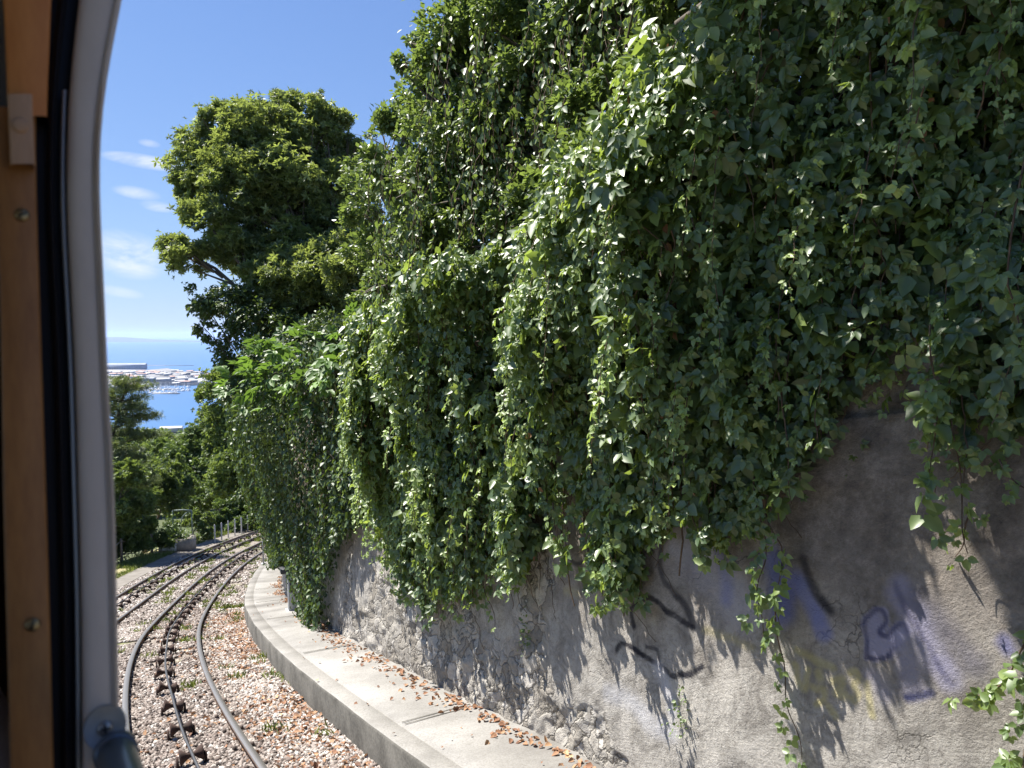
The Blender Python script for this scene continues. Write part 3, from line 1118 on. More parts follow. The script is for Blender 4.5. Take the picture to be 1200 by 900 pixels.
NS = 1900
for i in range(NS):
    l0 = rng.uniform(-4.6, 4.1)
    lo = float(hlow(l0))
    h0 = lo + (float(htop(l0)) - lo) * (1 - rng.random() ** 1.3) + .12
    if holes(l0, h0 - .3) and rng.random() < .75:
        continue
    ln = rng.uniform(.22, .85) if rng.random() < .9 else rng.uniform(.8, 1.4)
    h1 = max(h0 - ln, lo - abs(rng.normal(0, .05)) - (.12 if rng.random() < .05 else 0))
    if h0 - h1 < .1:
        continue
    n = max(3, int((h0 - h1) / .052))
    hh_ = np.linspace(h0, h1, n)
    ll_ = l0 + np.cumsum(rng.normal(0, .012, n)) + rng.normal(0, .06) * np.linspace(0, 1, n)
    off = rng.normal(.0, .06)
    tt_ = np.maximum(thick(ll_, hh_) + off + .05 * np.linspace(0, 1, n), .03)
    young = rng.random() < .16
    sz = rng.uniform(.05, .098, n) * (.62 if young else 1) * np.linspace(1.12, .72, n)
    if l0 < -1.9:
        sz *= 1.1
    tb = .8 if young else rng.normal(.4, .14)
    creeper_leaves(ll_ + rng.normal(0, .05, n), hh_ + rng.normal(0, .03, n), tt_ + rng.normal(0, .03, n), sz,
                   np.clip(rng.normal(tb, .13, n), 0, 1))
    if rng.random() < .3:
        stems.tube(W(ll_, hh_, np.maximum(tt_ - .03, .015)), np.linspace(.005, .0022, n), 5, cap=False)
# inner fill so that the wall does not show through
n = 5200
l = rng.uniform(-4.6, 4.6, n)
lo = hlow(l)
h = lo + .1 + (htop(l) - .1 - lo) * rng.random(n)
t_ = thick(l, h) * rng.uniform(.1, .8, n) + .02
# leave the dark hollows seen in the curtain
hole = holes(l, h)
hole |= (np.abs(l + 3.05) < .25) & (np.abs(h - 2.75) < .28)
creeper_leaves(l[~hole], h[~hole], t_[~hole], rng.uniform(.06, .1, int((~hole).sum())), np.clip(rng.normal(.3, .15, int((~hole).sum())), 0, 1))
n = 3000
l = rng.uniform(-4.6, 4.4, n)
h = hlow(l) + .25 + (htop(l) - .25 - hlow(l)) * rng.random(n)
bare = (np.abs(l + 3.05) < .25) & (np.abs(h - 2.75) < .28)
l, h = l[~bare], h[~bare]
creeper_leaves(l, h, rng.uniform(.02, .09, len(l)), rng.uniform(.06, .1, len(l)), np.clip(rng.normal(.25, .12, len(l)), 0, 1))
# over the top edge of the wall
# outer shoots of young bright leaves hanging free of the curtain
for i in range(115):
    l0 = rng.uniform(-2.4, 4.0) if i % 5 else rng.uniform(-4.4, -2.2)
    lo = float(hlow(l0))
    h0 = rng.uniform(lo + .5, float(htop(l0)) + .1)
    n = int(rng.integers(8, 22))
    hh_ = h0 - np.arange(n) * .04
    if hh_[-1] < lo - .1:
        continue
    ll_ = l0 + np.cumsum(rng.normal(rng.normal(0, .006), .008, n))
    t0 = float(thick(np.array(l0), np.array(h0)))
    tt_ = t0 + rng.uniform(.04, .18) + .05 * np.sin(np.linspace(0, 2, n))
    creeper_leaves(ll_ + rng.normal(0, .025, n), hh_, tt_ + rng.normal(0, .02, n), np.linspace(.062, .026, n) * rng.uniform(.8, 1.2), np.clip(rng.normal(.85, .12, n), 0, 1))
    stems.tube(W(ll_, hh_, tt_ - .01), np.linspace(.0035, .0015, n), 4, cap=False)
n = 2300
l = rng.uniform(-1.9, 4.2, n)
a = rng.random(n) * PI * .6
rr = thick(l, np.full(n, WT - .1)) * (.7 + .45 * rng.random(n))
creeper_leaves(l, WT - .1 + np.sin(a) * rr * .45, np.cos(a) * rr, rng.uniform(.05, .095, n), np.clip(rng.normal(.5, .2, n), 0, 1))
# separate strands that dangle over the bare wall: (pixel path, stand-off, leaf size, leaves)
STR = [([(872, 560), (880, 610), (888, 660), (880, 700), (886, 750)], .16, .062, 20), ([(885, 600), (905, 640), (900, 690), (908, 735)], .13, .06, 14),
       ([(900, 700), (906, 760), (914, 810), (926, 850), (934, 892)], .06, .05, 12), ([(1075, 380), (1085, 450), (1080, 520), (1076, 600)], .2, .075, 18),
       ([(1100, 430), (1105, 520), (1112, 600), (1122, 650)], .14, .07, 10), ([(1125, 600), (1120, 635), (1105, 655)], .1, .06, 6),
       ([(1200, 740), (1175, 800), (1150, 815), (1122, 822)], .14, .06, 14), ([(1215, 780), (1195, 830), (1190, 880), (1196, 930)], .16, .06, 14),
       ([(1160, 540), (1180, 570), (1200, 585)], .1, .065, 6), ([(560, 680), (572, 710), (575, 738)], .1, .055, 7), ([(690, 650), (700, 680), (712, 712)], .15, .06, 12),
       ([(1180, 180), (1165, 330), (1180, 400), (1160, 470)], .32, .07, 14), ([(800, 600), (815, 630), (812, 655)], .18, .055, 8),
       ([(1010, 410), (1020, 430), (1030, 440)], .06, .06, 5), ([(1060, 230), (1040, 170), (1060, 110), (1085, 60)][::-1], .38, .06, 14),
       ([(1140, 70), (1130, 110), (1110, 150)], .4, .055, 10), ([(640, 110), (630, 180), (640, 230)], .55, .06, 12), ([(790, 250), (820, 330), (825, 420)], .42, .06, 16),
       ([(640, 590), (650, 640), (655, 668)], .2, .06, 10), ([(470, 640), (485, 690), (497, 722)], .18, .06, 12)]
for path, so, sz, nl in STR:
    P = np.array([on_wall(*p, t=so) for p in path])
    s = np.linspace(0, len(P) - 1, 24)
    ll_ = np.interp(s, np.arange(len(P)), P[:, 0])
    hh_ = np.interp(s, np.arange(len(P)), P[:, 1])
    so_ = so + .02 * np.sin(s * 3)
    stems.tube(W(ll_, hh_, so_), np.linspace(.0045, .002, 24), 5, cap=False)
    k = np.linspace(1, 23, nl).astype(int)
    n = len(k)
    creeper_leaves(ll_[k] + rng.normal(0, .035, n), hh_[k] + rng.normal(0, .02, n), so_[k] + rng.uniform(0, .05, n), rng.uniform(.8, 1.2, n) * sz,
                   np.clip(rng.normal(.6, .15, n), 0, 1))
# bare runners on the wall
for i in range(46):
    l0 = rng.uniform(-4.2, 3.5)
    h0 = float(hlow(l0)) + rng.uniform(.1, .7)
    n = 18
    ll_ = l0 + np.cumsum(rng.normal(rng.normal(0, .02), .02, n))
    hh_ = np.linspace(h0, h0 - rng.uniform(.3, .75), n)
    stems.tube(W(ll_, hh_, .02 + .05 * rng.random() * np.sin(np.linspace(0, 3, n)) + wall_disp(ll_, hh_)), .0026, 4, cap=False)
dl = Leaves()
n = 260
l = rng.uniform(-4.3, 4.0, n)
h = hlow(l) + (htop(l) - hlow(l)) * rng.random(n)
d, nn = dirs(l)
dl.add('leaf', W(l, h, thick(l, h) + rng.uniform(-.06, .03, n)), np.array([0, 0, -.8]) + rng.normal(size=(n, 3)) * .4, -nn + rng.normal(size=(n, 3)) * .5, rng.uniform(.03, .07, n), .3 + .7 * rng.random(n))
dl.build('dead_leaves', M['brown_leaf'], croot, True)
for i in range(15):
    l0 = rng.uniform(-4.3, 3.6)
    n = 26
    ll_ = l0 + np.cumsum(rng.normal(rng.normal(0, .02), .018, n))
    hh_ = np.linspace(float(htop(l0)), float(hlow(l0)) + rng.uniform(-.25, .8), n)
    stems.tube(W(ll_, hh_, .03 + .04 * np.sin(np.linspace(0, 5, n)) ** 2 + np.maximum(wall_disp(ll_, hh_), 0)), np.linspace(.016, .005, n), 6, cap=False)
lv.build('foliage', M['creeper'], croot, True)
put(stems.build('vine_stems', M['stem'], None, True), croot)


# ------------------------------------------------------------------ ivy at the bend of the wall
def ivy_t(l, h):
    up_ = .62 * sstep(h, 1.2, 3.6) + .14 * sstep(h, .2, 1.6)
    c_ = .55 + .7 * fbm(l * .9 + 3, h * .5 + 8, 101, 3) + .35 * (vn(l * 3 + 1, h * .5, 102) - .5)
    return (.16 + 1.1 * up_ * sstep(l, 4.6, 8.5)) * c_ * sstep(l, 3.8, 5.2) + .05


iroot = thing('ivy_curtain', 'fine-leaved ivy falling to the platform at the bend of the wall', 'ivy', W(9., WT))
lv = Leaves()
stems = MB()


def ivy_low(l):
    return np.interp(l, [3.6, 4.4, 5.4, 6.1, 6.5, 8.6, 8.9, 9.3, 12, 14, 25], [1.9, 1.75, 1.35, .8, .02, .0, .5, 1.15, .9, .7, .6])


n = 34000
l = 4.0 + 20 * rng.random(n) ** 1.25
lo = ivy_low(l)
h = lo + (htop(l) + .12 - lo) * rng.random(n)
t_ = ivy_t(l, h) * np.where(rng.random(n) < .35, rng.random(n), .85 + .25 * rng.random(n)) + .02 + rng.normal(0, .02, n)
d, nn = dirs(l)
Z = norm(-nn * .8 + [0, 0, .6] + rng.normal(size=(n, 3)) * .4)
Y = norm(np.array([0, 0, -.8]) - nn * .3 + rng.normal(size=(n, 3)) * .45)
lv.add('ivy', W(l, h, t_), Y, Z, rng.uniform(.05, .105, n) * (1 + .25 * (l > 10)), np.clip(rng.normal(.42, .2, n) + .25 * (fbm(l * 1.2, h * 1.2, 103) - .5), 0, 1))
# drooping tails
for i in range(420):
    l0 = 4.6 + 15 * rng.random() ** 1.2
    h0 = rng.uniform(.8, WT + .3)
    k = int(rng.integers(10, 26))
    hh_ = h0 - np.arange(k) * .05
    if hh_[-1] < ivy_low(l0) - .05:
        continue
    ll_ = l0 + np.cumsum(rng.normal(0, .012, k))
    tt_ = ivy_t(ll_, np.maximum(hh_, h0 - .5)) + .03 + rng.normal(0, .025, k) + rng.random() * .07
    d, nn = dirs(ll_)
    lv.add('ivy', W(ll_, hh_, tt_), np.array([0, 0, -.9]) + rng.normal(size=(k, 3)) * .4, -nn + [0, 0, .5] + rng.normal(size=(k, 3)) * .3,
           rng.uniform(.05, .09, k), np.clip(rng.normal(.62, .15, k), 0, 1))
    if i % 4 == 0:
        stems.tube(W(ll_, hh_, tt_), .004, 4, cap=False)
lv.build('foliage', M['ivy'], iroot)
put(stems.build('vine_stems', M['stem'], None, True), iroot)

# ------------------------------------------------------------------ growth on top of the wall
def wt_base(l, o=3.2):
    return S(np.array([l]), o, PH + WT - .05)[0]


tree('ivy_covered_tree', 'tall leafy tree smothered in climbers above the middle of the wall, cut off above', 'tree',
     pick([(572, 70, 80, 9.2), (620, 20, 85, 8.5), (540, 165, 78, 9.4), (500, 225, 58, 9.8), (600, 130, 66, 8.6), (472, 72, 12, 9.6), (488, 52, 16, 9.6), (525, 70, 36, 9.4), (525, 290, 55, 9.4), (475, 285, 46, 10.2),
           (690, 0, 80, 7.8), (650, 80, 58, 7.9), (580, 230, 50, 8.8), (545, 25, 40, 9.4), (585, -60, 62, 9.2), (640, -80, 90, 8.4), (700, 70, 46, 7.6), (620, 200, 50, 8), (665, 150, 46, 7.5), (705, 90, 46, 7.2), (585, 270, 46, 8.5), (545, 240, 50, 9), (735, 20, 56, 7.1), (480, 335, 36, 9.8), (440, 335, 34, 11), (460, 200, 40, 10.6), (760, -30, 56, 7.0), (600, 60, 60, 9.6), (690, 150, 50, 6.9), (650, 215, 40, 7.2), (745, 90, 50, 6.6), (790, 20, 50, 6.4), (610, 250, 46, 7.9), (560, 310, 40, 8.6), (700, 60, 60, 8), (640, 150, 60, 8.8), (545, 250, 42, 9.0), (548, 255, 50, 9.9), (590, 235, 44, 8.6), (778, 2, 42, 6.2), (520, 130, 60, 10), (570, 200, 60, 9.6), (500, 300, 50, 10.4)]) + [(S(np.array([l_]), o_, PH + h_)[0], .62, .9) for l_, o_, h_ in ((-3.6, 3.1, 4.4), (-3.0, 3.2, 5.1), (-2.5, 3.0, 4.5), (-1.9, 3.2, 5.0), (-1.4, 3.0, 4.4), (-.9, 3.2, 4.9), (-.3, 3.1, 4.4), (.4, 3.2, 4.7), (-2.6, 3.3, 5.7), (-1.6, 3.4, 5.7))],
     wt_base(1.8, 4.2), M['ivy2'], 'broad', .07, 900, .16, part='crown', hang=.35)
# climbers drooping down the tree's face
lv = Leaves()
mbs = MB()
for i in range(150):
    px, py = rng.uniform(440, 760), 0
    py = rng.uniform(-20, 300) if px < 620 else rng.uniform(-40, 190)
    if py > 330 - (px - 440) * .85 or px < 520 - py * .6:
        continue
    dep = 9.6 - (px - 440) / 320 * 2.7 - rng.uniform(.1, .5)
    p = at(px, py, dep)
    n = int(rng.integers(12, 34))
    q = np.arange(n)
    P = p + np.stack([np.cumsum(rng.normal(0, .012, n)) - .004 * q, np.cumsum(rng.normal(0, .012, n)) - .006 * q, -.045 * q], 1)
    lv.add('leaf', P + rng.normal(size=(n, 3)) * .03, rng.normal(size=(n, 3)) * .5 + [0, -.2, -.8], rng.normal(size=(n, 3)) * .35 + [-.6, -.4, .6],
           np.linspace(.1, .05, n) * rng.uniform(.75, 1.15), np.clip(rng.normal(.65, .2, n), 0, 1))
    mbs.tube(P, .004, 4, cap=False)
_r = bpy.data.objects['ivy_covered_tree']
lv.build('climber_leaves', M['ivy2'], _r, True)
put(mbs.build('climber_stems', M['stem'], None, True), _r)
# the protruding sprays on its sky side
tree('leafy_shrub', 'small bright green shrub between the big tree and the ivy-smothered tree on the wall', 'shrub',
     pick([(450, 160, 42, 13.4), (430, 200, 30, 13.6), (452, 225, 50, 13), (480, 190, 40, 12.6), (440, 290, 42, 12.8), (425, 250, 26, 13.6), (470, 140, 24, 13.2), (455, 335, 36, 12.2)]),
     wt_base(6.4, 4.3), M['ivy2'], 'broad', .085, 420, .09)
tree('laurel_tree', 'large evergreen tree with elongated glossy leaves leaning out over the tracks, sky behind it', 'tree',
     pick([(245, 185, 46, 21), (300, 165, 52, 21.4), (360, 165, 52, 22), (388, 138, 30, 22), (280, 225, 58, 20.6), (345, 225, 66, 21.4), (215, 295, 30, 19.6),
           (250, 270, 42, 20), (395, 215, 46, 22), (395, 290, 52, 21.5), (330, 300, 60, 21), (285, 300, 40, 20.4), (255, 145, 30, 21), (330, 130, 34, 21.6),
           (222, 215, 26, 20.6), (360, 350, 56, 20.8), (412, 175, 22, 22), (400, 335, 50, 21), (430, 290, 40, 20), (385, 385, 46, 20), (345, 375, 46, 20.4), (435, 345, 36, 19), (340, 330, 46, 19.6), (300, 335, 36, 19.6), (380, 315, 46, 19.4), (420, 320, 40, 18.6)]),
     wt_base(13.5, 4.0), M['laurel'], 'whorl', .115, 170, .24, inner=.3, top=at(335, 215, 21.5))
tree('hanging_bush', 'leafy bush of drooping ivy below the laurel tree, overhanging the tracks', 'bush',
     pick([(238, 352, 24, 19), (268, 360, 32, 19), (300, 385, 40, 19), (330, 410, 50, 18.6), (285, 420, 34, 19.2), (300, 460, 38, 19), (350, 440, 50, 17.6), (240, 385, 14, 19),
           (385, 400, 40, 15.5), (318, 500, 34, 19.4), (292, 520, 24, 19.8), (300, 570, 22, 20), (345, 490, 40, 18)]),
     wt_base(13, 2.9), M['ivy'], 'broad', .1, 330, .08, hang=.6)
# fig
froot = thing('fig_bush', 'pale green fig bush with large lobed leaves sprouting from the top of the ivy', 'bush', wt_base(8.5, 2.4))
lv = Leaves()
mb = MB()
for px, py, dep in [(310, 425, 15.5), (325, 405, 15.2), (352, 408, 14.8), (340, 440, 14.8), (365, 420, 14.2), (395, 440, 13.2), (318, 460, 15.4),
                    (300, 440, 15.8), (360, 455, 14), (410, 420, 13), (420, 390, 12.8), (300, 452, 15.6)]:
    tip = at(px, py, dep - 2.6)
    b0 = W(8.5, WT + .1, .1) + rng.normal(size=3) * .25
    q = np.linspace(0, 1, 7)[:, None]
    P = b0 + (tip - b0) * q + np.array([0, 0, .25]) * np.sin(q * PI)
    mb.tube(P, np.linspace(.02, .006, 7), 6)
    n = 20
    Q = tip + rng.normal(size=(n, 3)) * [.26, .26, .2]
    lv.add('fig', Q, norm(Q - tip + [0, 0, -.05]) + rng.normal(size=(n, 3)) * .3, rng.normal(size=(n, 3)) * .35 + [0, 0, 1], rng.uniform(.13, .24, n), rng.random(n))
lv.build('foliage', M['fig'], froot, True)
put(mb.build('branches', M['bark'], None, True), froot)
# overhanging crown above the frame, on the wall over the right part: it throws the dappled shade
cl = []
for l, o_, h, r in [(-2.2, 1.9, 6.6, .7), (-1.3, 1.7, 6.9, .75), (-.4, 1.9, 7.1, .7), (-1.8, 2.6, 7.2, .9), (-.6, 2.8, 7.4, .9), (-2.9, 2.3, 6.5, .8), (-3.6, 2.8, 6.8, 1.0), (-1.0, 1.2, 6.7, .5),
                    (-2.0, 1.3, 6.3, .5), (-1.7, .9, 5.6, .5), (-1.15, .7, 5.9, .45), (-2.3, 1.0, 5.6, .5), (-2.7, 1.5, 5.6, .55), (-1.4, .3, 6.3, .5), (-2.0, .45, 6.1, .5), (-2.6, .6, 5.9, .5),
                    (-1.0, 1.2, 6.0, .45), (-3.1, 1.0, 5.8, .55), (-3.5, 1.6, 5.8, .6), (-1.85, .9, 5.8, .42), (-1.5, .75, 6.25, .42)]:
    cl.append((S(np.array([l - (0 if r == .42 else .8 if o_ < 1.65 else .35)]), o_, PH + h)[0], r, .8))
tree('overhanging_tree', 'tree rooted on the wall top whose crown hangs over the right end of the wall', 'tree', cl, wt_base(-2.0, 3.6), M['oak'], 'broad', .1, 150, .14, inner=.4)

# ------------------------------------------------------------------ trees and shrubs on the left
def g_at(px, py):
    """ground point left of the tracks seen at a pixel"""
    best, bp = 1e9, None
    for l in np.arange(14, 70, .5):
        for off in np.arange(-12, -2, .25):
            p = ground(l, off)
            q = to_px(p)[0]
            e = (q[0] - px) ** 2 + (q[1] - py) ** 2
            if e < best:
                best, bp = e, p
    return bp


proot = thing('pine_tree', 'dark pine with layered branches standing left of the track, harbour behind it', 'tree', ground(33, -8.5))
base = ground(33, -8.5)
dp = base[1]
top = at(152, 438, dp)
lv = Leaves()
mb = MB()
s = np.linspace(0, 1, 12)[:, None]
P = base + (top - base) * s
mb.tube(P, .17 * (1 - .85 * s[:, 0]), 8)
for i in range(60):
    f = .36 + .63 * (np.floor(i / 4) * 4 + .3 * (i % 4)) / 60
    p0 = base + (top - base) * f
    ln = (3.3 * (1 - f) ** .7 + .35) * rng.uniform(.7, 1.15)
    a = i * 2.399
    dr = np.array([math.cos(a), math.sin(a), .12 + .1 * rng.normal()])
    q = np.linspace(0, 1, 5)[:, None]
    br = p0 + dr * ln * q + np.array([0, 0, .25]) * q ** 2 * ln * .4
    mb.tube(br, np.linspace(.04, .012, 5), 5, cap=False)
    k = int(34 * ln) + 10
    u = .3 + .75 * rng.random(k) ** .8
    C = p0 + dr * ln * u[:, None] + rng.normal(size=(k, 3)) * [.22, .22, .07] + np.array([0, 0, .1])
    lv.add('tuft', C, norm(dr + rng.normal(size=(k, 3)) * .5 + [0, 0, .4]), rdir(k), rng.uniform(.16, .27, k), np.clip(rng.normal(.45, .2, k), 0, 1))
lv.build('crown', M['pine'], proot)
put(mb.build('trunk', M['bark'], None, True), proot)


def ltree(name, label, cat, rows, l, off, m, tpl, size, dens, r0, group=None, **kw):
    b = ground(l, off)
    return tree(name, label, cat, pick([(a, c, r, d) for a, c, r, d in rows]), b, m, tpl, size, dens, r0, group, **kw)


D0 = ground(29, -6.8)[1]
ltree('broadleaf_tree', 'yellow-green leafy tree below the pine, cut off by the window frame', 'tree',
      [(150, 560, 24, 33), (140, 600, 26, 33), (165, 590, 22, 33.5), (150, 622, 22, 33.5), (125, 560, 26, 33), (130, 625, 22, 33), (170, 615, 16, 34)], 27, -7.2, M['oak'], 'whorl_b', .13, 95, .12)
ltree('broadleaf_tree', 'dim brownish tree with bare lower trunks right of the pine', 'tree',
      [(190, 560, 22, 40), (205, 585, 22, 40), (180, 590, 18, 39), (215, 570, 16, 41), (200, 545, 16, 41)], 36, -6.6, M['oak'], 'whorl_b', .14, 70, .1, tint=(-.2, .5))
ltree('broadleaf_tree', 'pale grey-green broad tree in the gap under the harbour view', 'tree',
      [(215, 535, 24, 58), (235, 520, 26, 60), (205, 560, 24, 56), (240, 555, 26, 58), (225, 580, 24, 55), (190, 525, 12, 60), (255, 535, 22, 60)], 52, -9, M['pale'], 'whorl_b', .2, 48, .16)
ltree('broadleaf_tree', 'tall dark green tree behind the bend, beside the ivy', 'tree',
      [(262, 450, 24, 50), (275, 490, 34, 50), (250, 490, 20, 51), (285, 540, 36, 49), (265, 560, 26, 49), (240, 460, 14, 52), (290, 440, 30, 50), (300, 580, 24, 48), (255, 525, 20, 51)],
      50, -3.9, M['oak'], 'whorl_b', .18, 60, .18)
ltree('broadleaf_tree', 'dark undergrowth tree low behind the rope fence', 'tree',
      [(140, 640, 18, 33), (165, 632, 18, 34), (190, 632, 14, 36), (120, 645, 18, 32.5), (205, 622, 13, 38)], 31, -6.6, M['oak'], 'whorl_b', .13, 90, .07, tint=(-.3, .45))
ltree('bush', 'light green rounded bush behind the white posts', 'bush',
      [(265, 600, 18, 46), (285, 595, 20, 47), (300, 605, 18, 46), (250, 612, 12, 45), (310, 595, 16, 48), (275, 615, 12, 45)], 44, -5.0, M['pale'], 'whorl_b', .14, 90, .06, part='foliage')
ltree('bush', 'dark green bush between the planter and the white posts', 'bush',
      [(230, 610, 14, 42), (240, 622, 12, 41), (222, 600, 10, 43), (245, 608, 10, 43)], 38.5, -5.2, M['oak'], 'whorl_b', .12, 90, .05, part='foliage', tint=(-.3, .5))
ltree('bush', 'olive bush in front of the dark tree, above the planter', 'bush',
      [(225, 590, 12, 48), (240, 588, 12, 49), (210, 598, 9, 47)], 45, -7.0, M['pale'], 'whorl_b', .14, 80, .05, part='foliage', tint=(-.2, .5))
# woodland falling away to the city
def wood(n, l0, l1, o0, o1, nm):
    pass


lv = Leaves()
mbw = MB()
cnt = 0
for i in range(150):
    d_ = rng.uniform(80, 250) if i < 70 else rng.uniform(55, 330)
    px = rng.uniform(115, 320) if i < 70 else rng.uniform(-330, 110)
    x, y = (px - 600) / F * d_, d_
    z = float(np.interp(y, TY, TZ))
    p = np.array([x, y, z])
    hgt = rng.uniform(6.5, 10) * (.75 + .5 * (d_ > 140))
    lv_c = [(p + [0, 0, hgt * .6], hgt * .42, 1.0), (p + [rng.normal() * 1.5, 0, hgt * .45], hgt * .35, .9), (p + [rng.normal() * 1.5, 1, hgt * .8], hgt * .25, .9)]
    crown(lv_c, lv, 'whorl_b', .5, 9)
    mbw.tube([p - [0, 0, 1], p + [0, 0, hgt * .6]], [.2, .08], 5)
root = lv.build('woodland', M['oak'])
tag(root, 'mass of treetops on the hillside falling away below the tracks', 'woodland', None, 'stuff')
put(mbw.build('trunks', M['bark']), root)
bpy.data.objects['trunks']['kind'] = 'stuff'

# ------------------------------------------------------------------ things along the tracks
def place(o, p):
    o.location = [float(v) for v in p]
    return o


GP = 'white posts along the bend'
first = None
for i, li in enumerate(np.linspace(36.4, 47.5, 12)):
    p = ground(li, -3.12)
    if first is None:
        root = thing('marker_post', 'slim white post in the row along the outside of the bend', 'post', p, GP)
        mb = MB()
        mb.box((0, 0, .42), (.032, 0, 0), (0, .032, 0), (0, 0, .5))
        mb.box((0, 0, .945), (.032, 0, 0), (0, .032, 0), (0, 0, .025), taper=.3)
        bevel(mb.build('post', M['post'], root), .008)
        mb = MB()
        mb.box((0, 0, -.06), (.11, 0, 0), (0, .11, 0), (0, 0, .06), taper=.85)
        mb.build('footing', M['stonebox'], root)
        first = root
    else:
        r = first.copy()
        COL.objects.link(r)
        place(r, p)
        for ch in first.children:
            c = ch.copy()
            COL.objects.link(c)
            c.parent = r

# planter with pipe arch
p = ground(33.6, -3.95)
d, nn = dirs(np.array([33.6]))
d, nn = d[0], nn[0]
root = thing('stone_planter', 'stone plant trough with a white sheet on its front beside the gravel path', 'planter', p)
mb = MB()
z = np.array([0, 0, 1.])
for a, b, c_, e in ((-.62, 0, .09, .5), (.62, 0, .09, .5), (0, -.45, .7, .06), (0, .45, .7, .06)):
    mb.box(z * .3 + nn * a + d * b, nn * c_, d * e, z * .34)
mb.build('trough', M['stonebox'], root)
mb = MB()
mb.box(z * .52, nn * .53, d * .39, z * .04)
mb.build('soil', M['soil'], root)
mb = MB()
mb.box(-d * .53 + z * .3 - nn * .2, nn * .32, d * .012, z * .2)
mb.build('white_panel', M['white'], root)
root = thing('pipe_arch', 'thin grey-green metal pipe frame standing behind the stone planter', 'frame', p + d * .75)
mb = MB()
for e in (-.45, .45):
    mb.tube([nn * e, nn * e + z * 1.0, nn * e + z * 1.75], .03, 8)
mb.tube([nn * -.45 + z * 1.75, z * 1.78, nn * .45 + z * 1.75], .03, 8)
mb.build('posts', M['greenpipe'], root, True)
mb = MB()
a = np.linspace(0, PI / 2, 8)
mb.tube([nn * (.45 - .5 * math.cos(v) * 1.0) + z * (1.15 + .55 * math.sin(v)) for v in a], .025, 8)
mb.build('curved_pipe', M['greenpipe'], root, True)
lv = Leaves()
n = 500
P = p + z * .6 + rng.normal(size=(n, 3)) * [.4, .3, .16] + z * .1
lv.add('broad', P, rdir(n) + [0, 0, .6], rdir(n) + [0, 0, 1], rng.uniform(.08, .16, n), rng.random(n))
n = 420
P = p - nn * .3 + z * 1.0 + rng.normal(size=(n, 3)) * [.2, .2, .35]
lv.add('broad', P, rdir(n) + [0, 0, .4], rdir(n) + [0, 0, 1], rng.uniform(.08, .15, n), rng.random(n))
o = lv.build('potted_plant', M['pale'])
tag(o, 'scruffy green plant growing in the stone trough under the pipe frame', 'plant')

# rope fence
root = thing('rope_fence', 'low wooden post and rope fence in front of the trees on the left verge', 'fence', ground(27, -5.1))
fp = [ground(l, o_) for l, o_ in ((20.5, -4.6), (23.5, -4.9), (26.6, -5.1), (29.8, -5.0), (32.6, -4.75))]
for q in fp:
    mb = MB()
    mb.tube([q - z * .2, q + z * .55, q + z * 1.08], [.06, .055, .05], 8)
    put(mb.build('post', M['wood'], None, True), root)
for a, b in zip(fp[:-1], fp[1:]):
    for hh_ in (.98,):
        s = np.linspace(0, 1, 12)[:, None]
        P = a + (b - a) * s + z * hh_ - z * .22 * np.sin(s * PI)
        mb = MB()
        mb.tube(P, .022, 6)
        put(mb.build('rope', M['rope'], None, True), root)

# round signal seen from behind at the end of the platform
p = S(np.array([24.2]), KERB + .12, PH)[0]
d, nn = dirs(np.array([24.2]))
d, nn = d[0], nn[0]
root = thing('signal_post', 'dark round signal board on a thin grey pole at the far end of the platform', 'signal', p)
mb = MB()
mb.tube([z * 0, z * .8, z * 1.52], .032, 10)
mb.tube([z * 0, z * .03], .09, 12)
mb.build('pole', M['grey_paint'], root, True)
mb = MB()
c = nn * .2 + z * 1.25
mb.tube([c - d * .02, c + d * .02], .31, 28)
mb.build('disc', M['dark_metal'], root)
mb = MB()
mb.box(nn * .24 + z * .78, nn * .16, d * .1, z * .15)
mb.box(nn * .1 + z * .78, nn * .1, d * .02, z * .02)
bevel(mb.build('lamp_box', M['dark_metal'], root), .012)

# grey metal pillar with a cap beside the ivy
p = S(np.array([9.7]), WALL - .17, PH)[0]
d, nn = dirs(np.array([9.75]))
d, nn = d[0], nn[0]
root = thing('service_pillar', 'grey metal service pillar with a dark cap on the platform beside the hanging ivy', 'pillar', p)
mb = MB()
mb.box(z * .38, nn * .075, d * .07, z * .38)
mb.box(z * .015, nn * .12, d * .11, z * .015)
bevel(mb.build('column', M['grey_paint'], root), .01)
mb = MB()
mb.box(z * .805 - nn * .05, nn * .16, d * .11, z * .045)
bevel(mb.build('cap', M['dark_metal'], root), .012)
mb = MB()
mb.box(z * .5 - d * .074, nn * .05, d * .004, z * .12)
mb.build('hatch', M['dark_metal'], root)

# a few small plants growing out of the wall
for px, py, lab in ((795, 835, 'tuft of small green weed growing from a crack low in the wall under the graffiti'), (612, 745, 'thin green weed hanging from a crack in the wall left of the graffiti')):
    l, h = on_wall(px, py)
    p = W(l, h, float(wall_disp(np.array(l), np.array(h))) + .012)
    lv = Leaves()
    n = 60
    d, nn = dirs(np.array([l]))
    P = p + rng.normal(size=(n, 3)) * [.03, .03, .1]
    P = P - nn[0] * (rng.random(n) * .04)[:, None]
    lv.add('ivy', P, -nn[0] + rng.normal(size=(n, 3)) * .6, -nn[0] + [0, 0, .6] + rng.normal(size=(n, 3)) * .4, rng.uniform(.015, .035, n), .5 + .5 * rng.random(n))
    o = lv.build('wall_weed', M['ivy2'])
    tag(o, lab, 'weed')

# ------------------------------------------------------------------ the harbour far below
Hf = lambda px, py: (lambda d_: np.array([d_[0], d_[1], d_[2]]) * (SEA / d_[2]))(ray(px, py))
mb = MB()


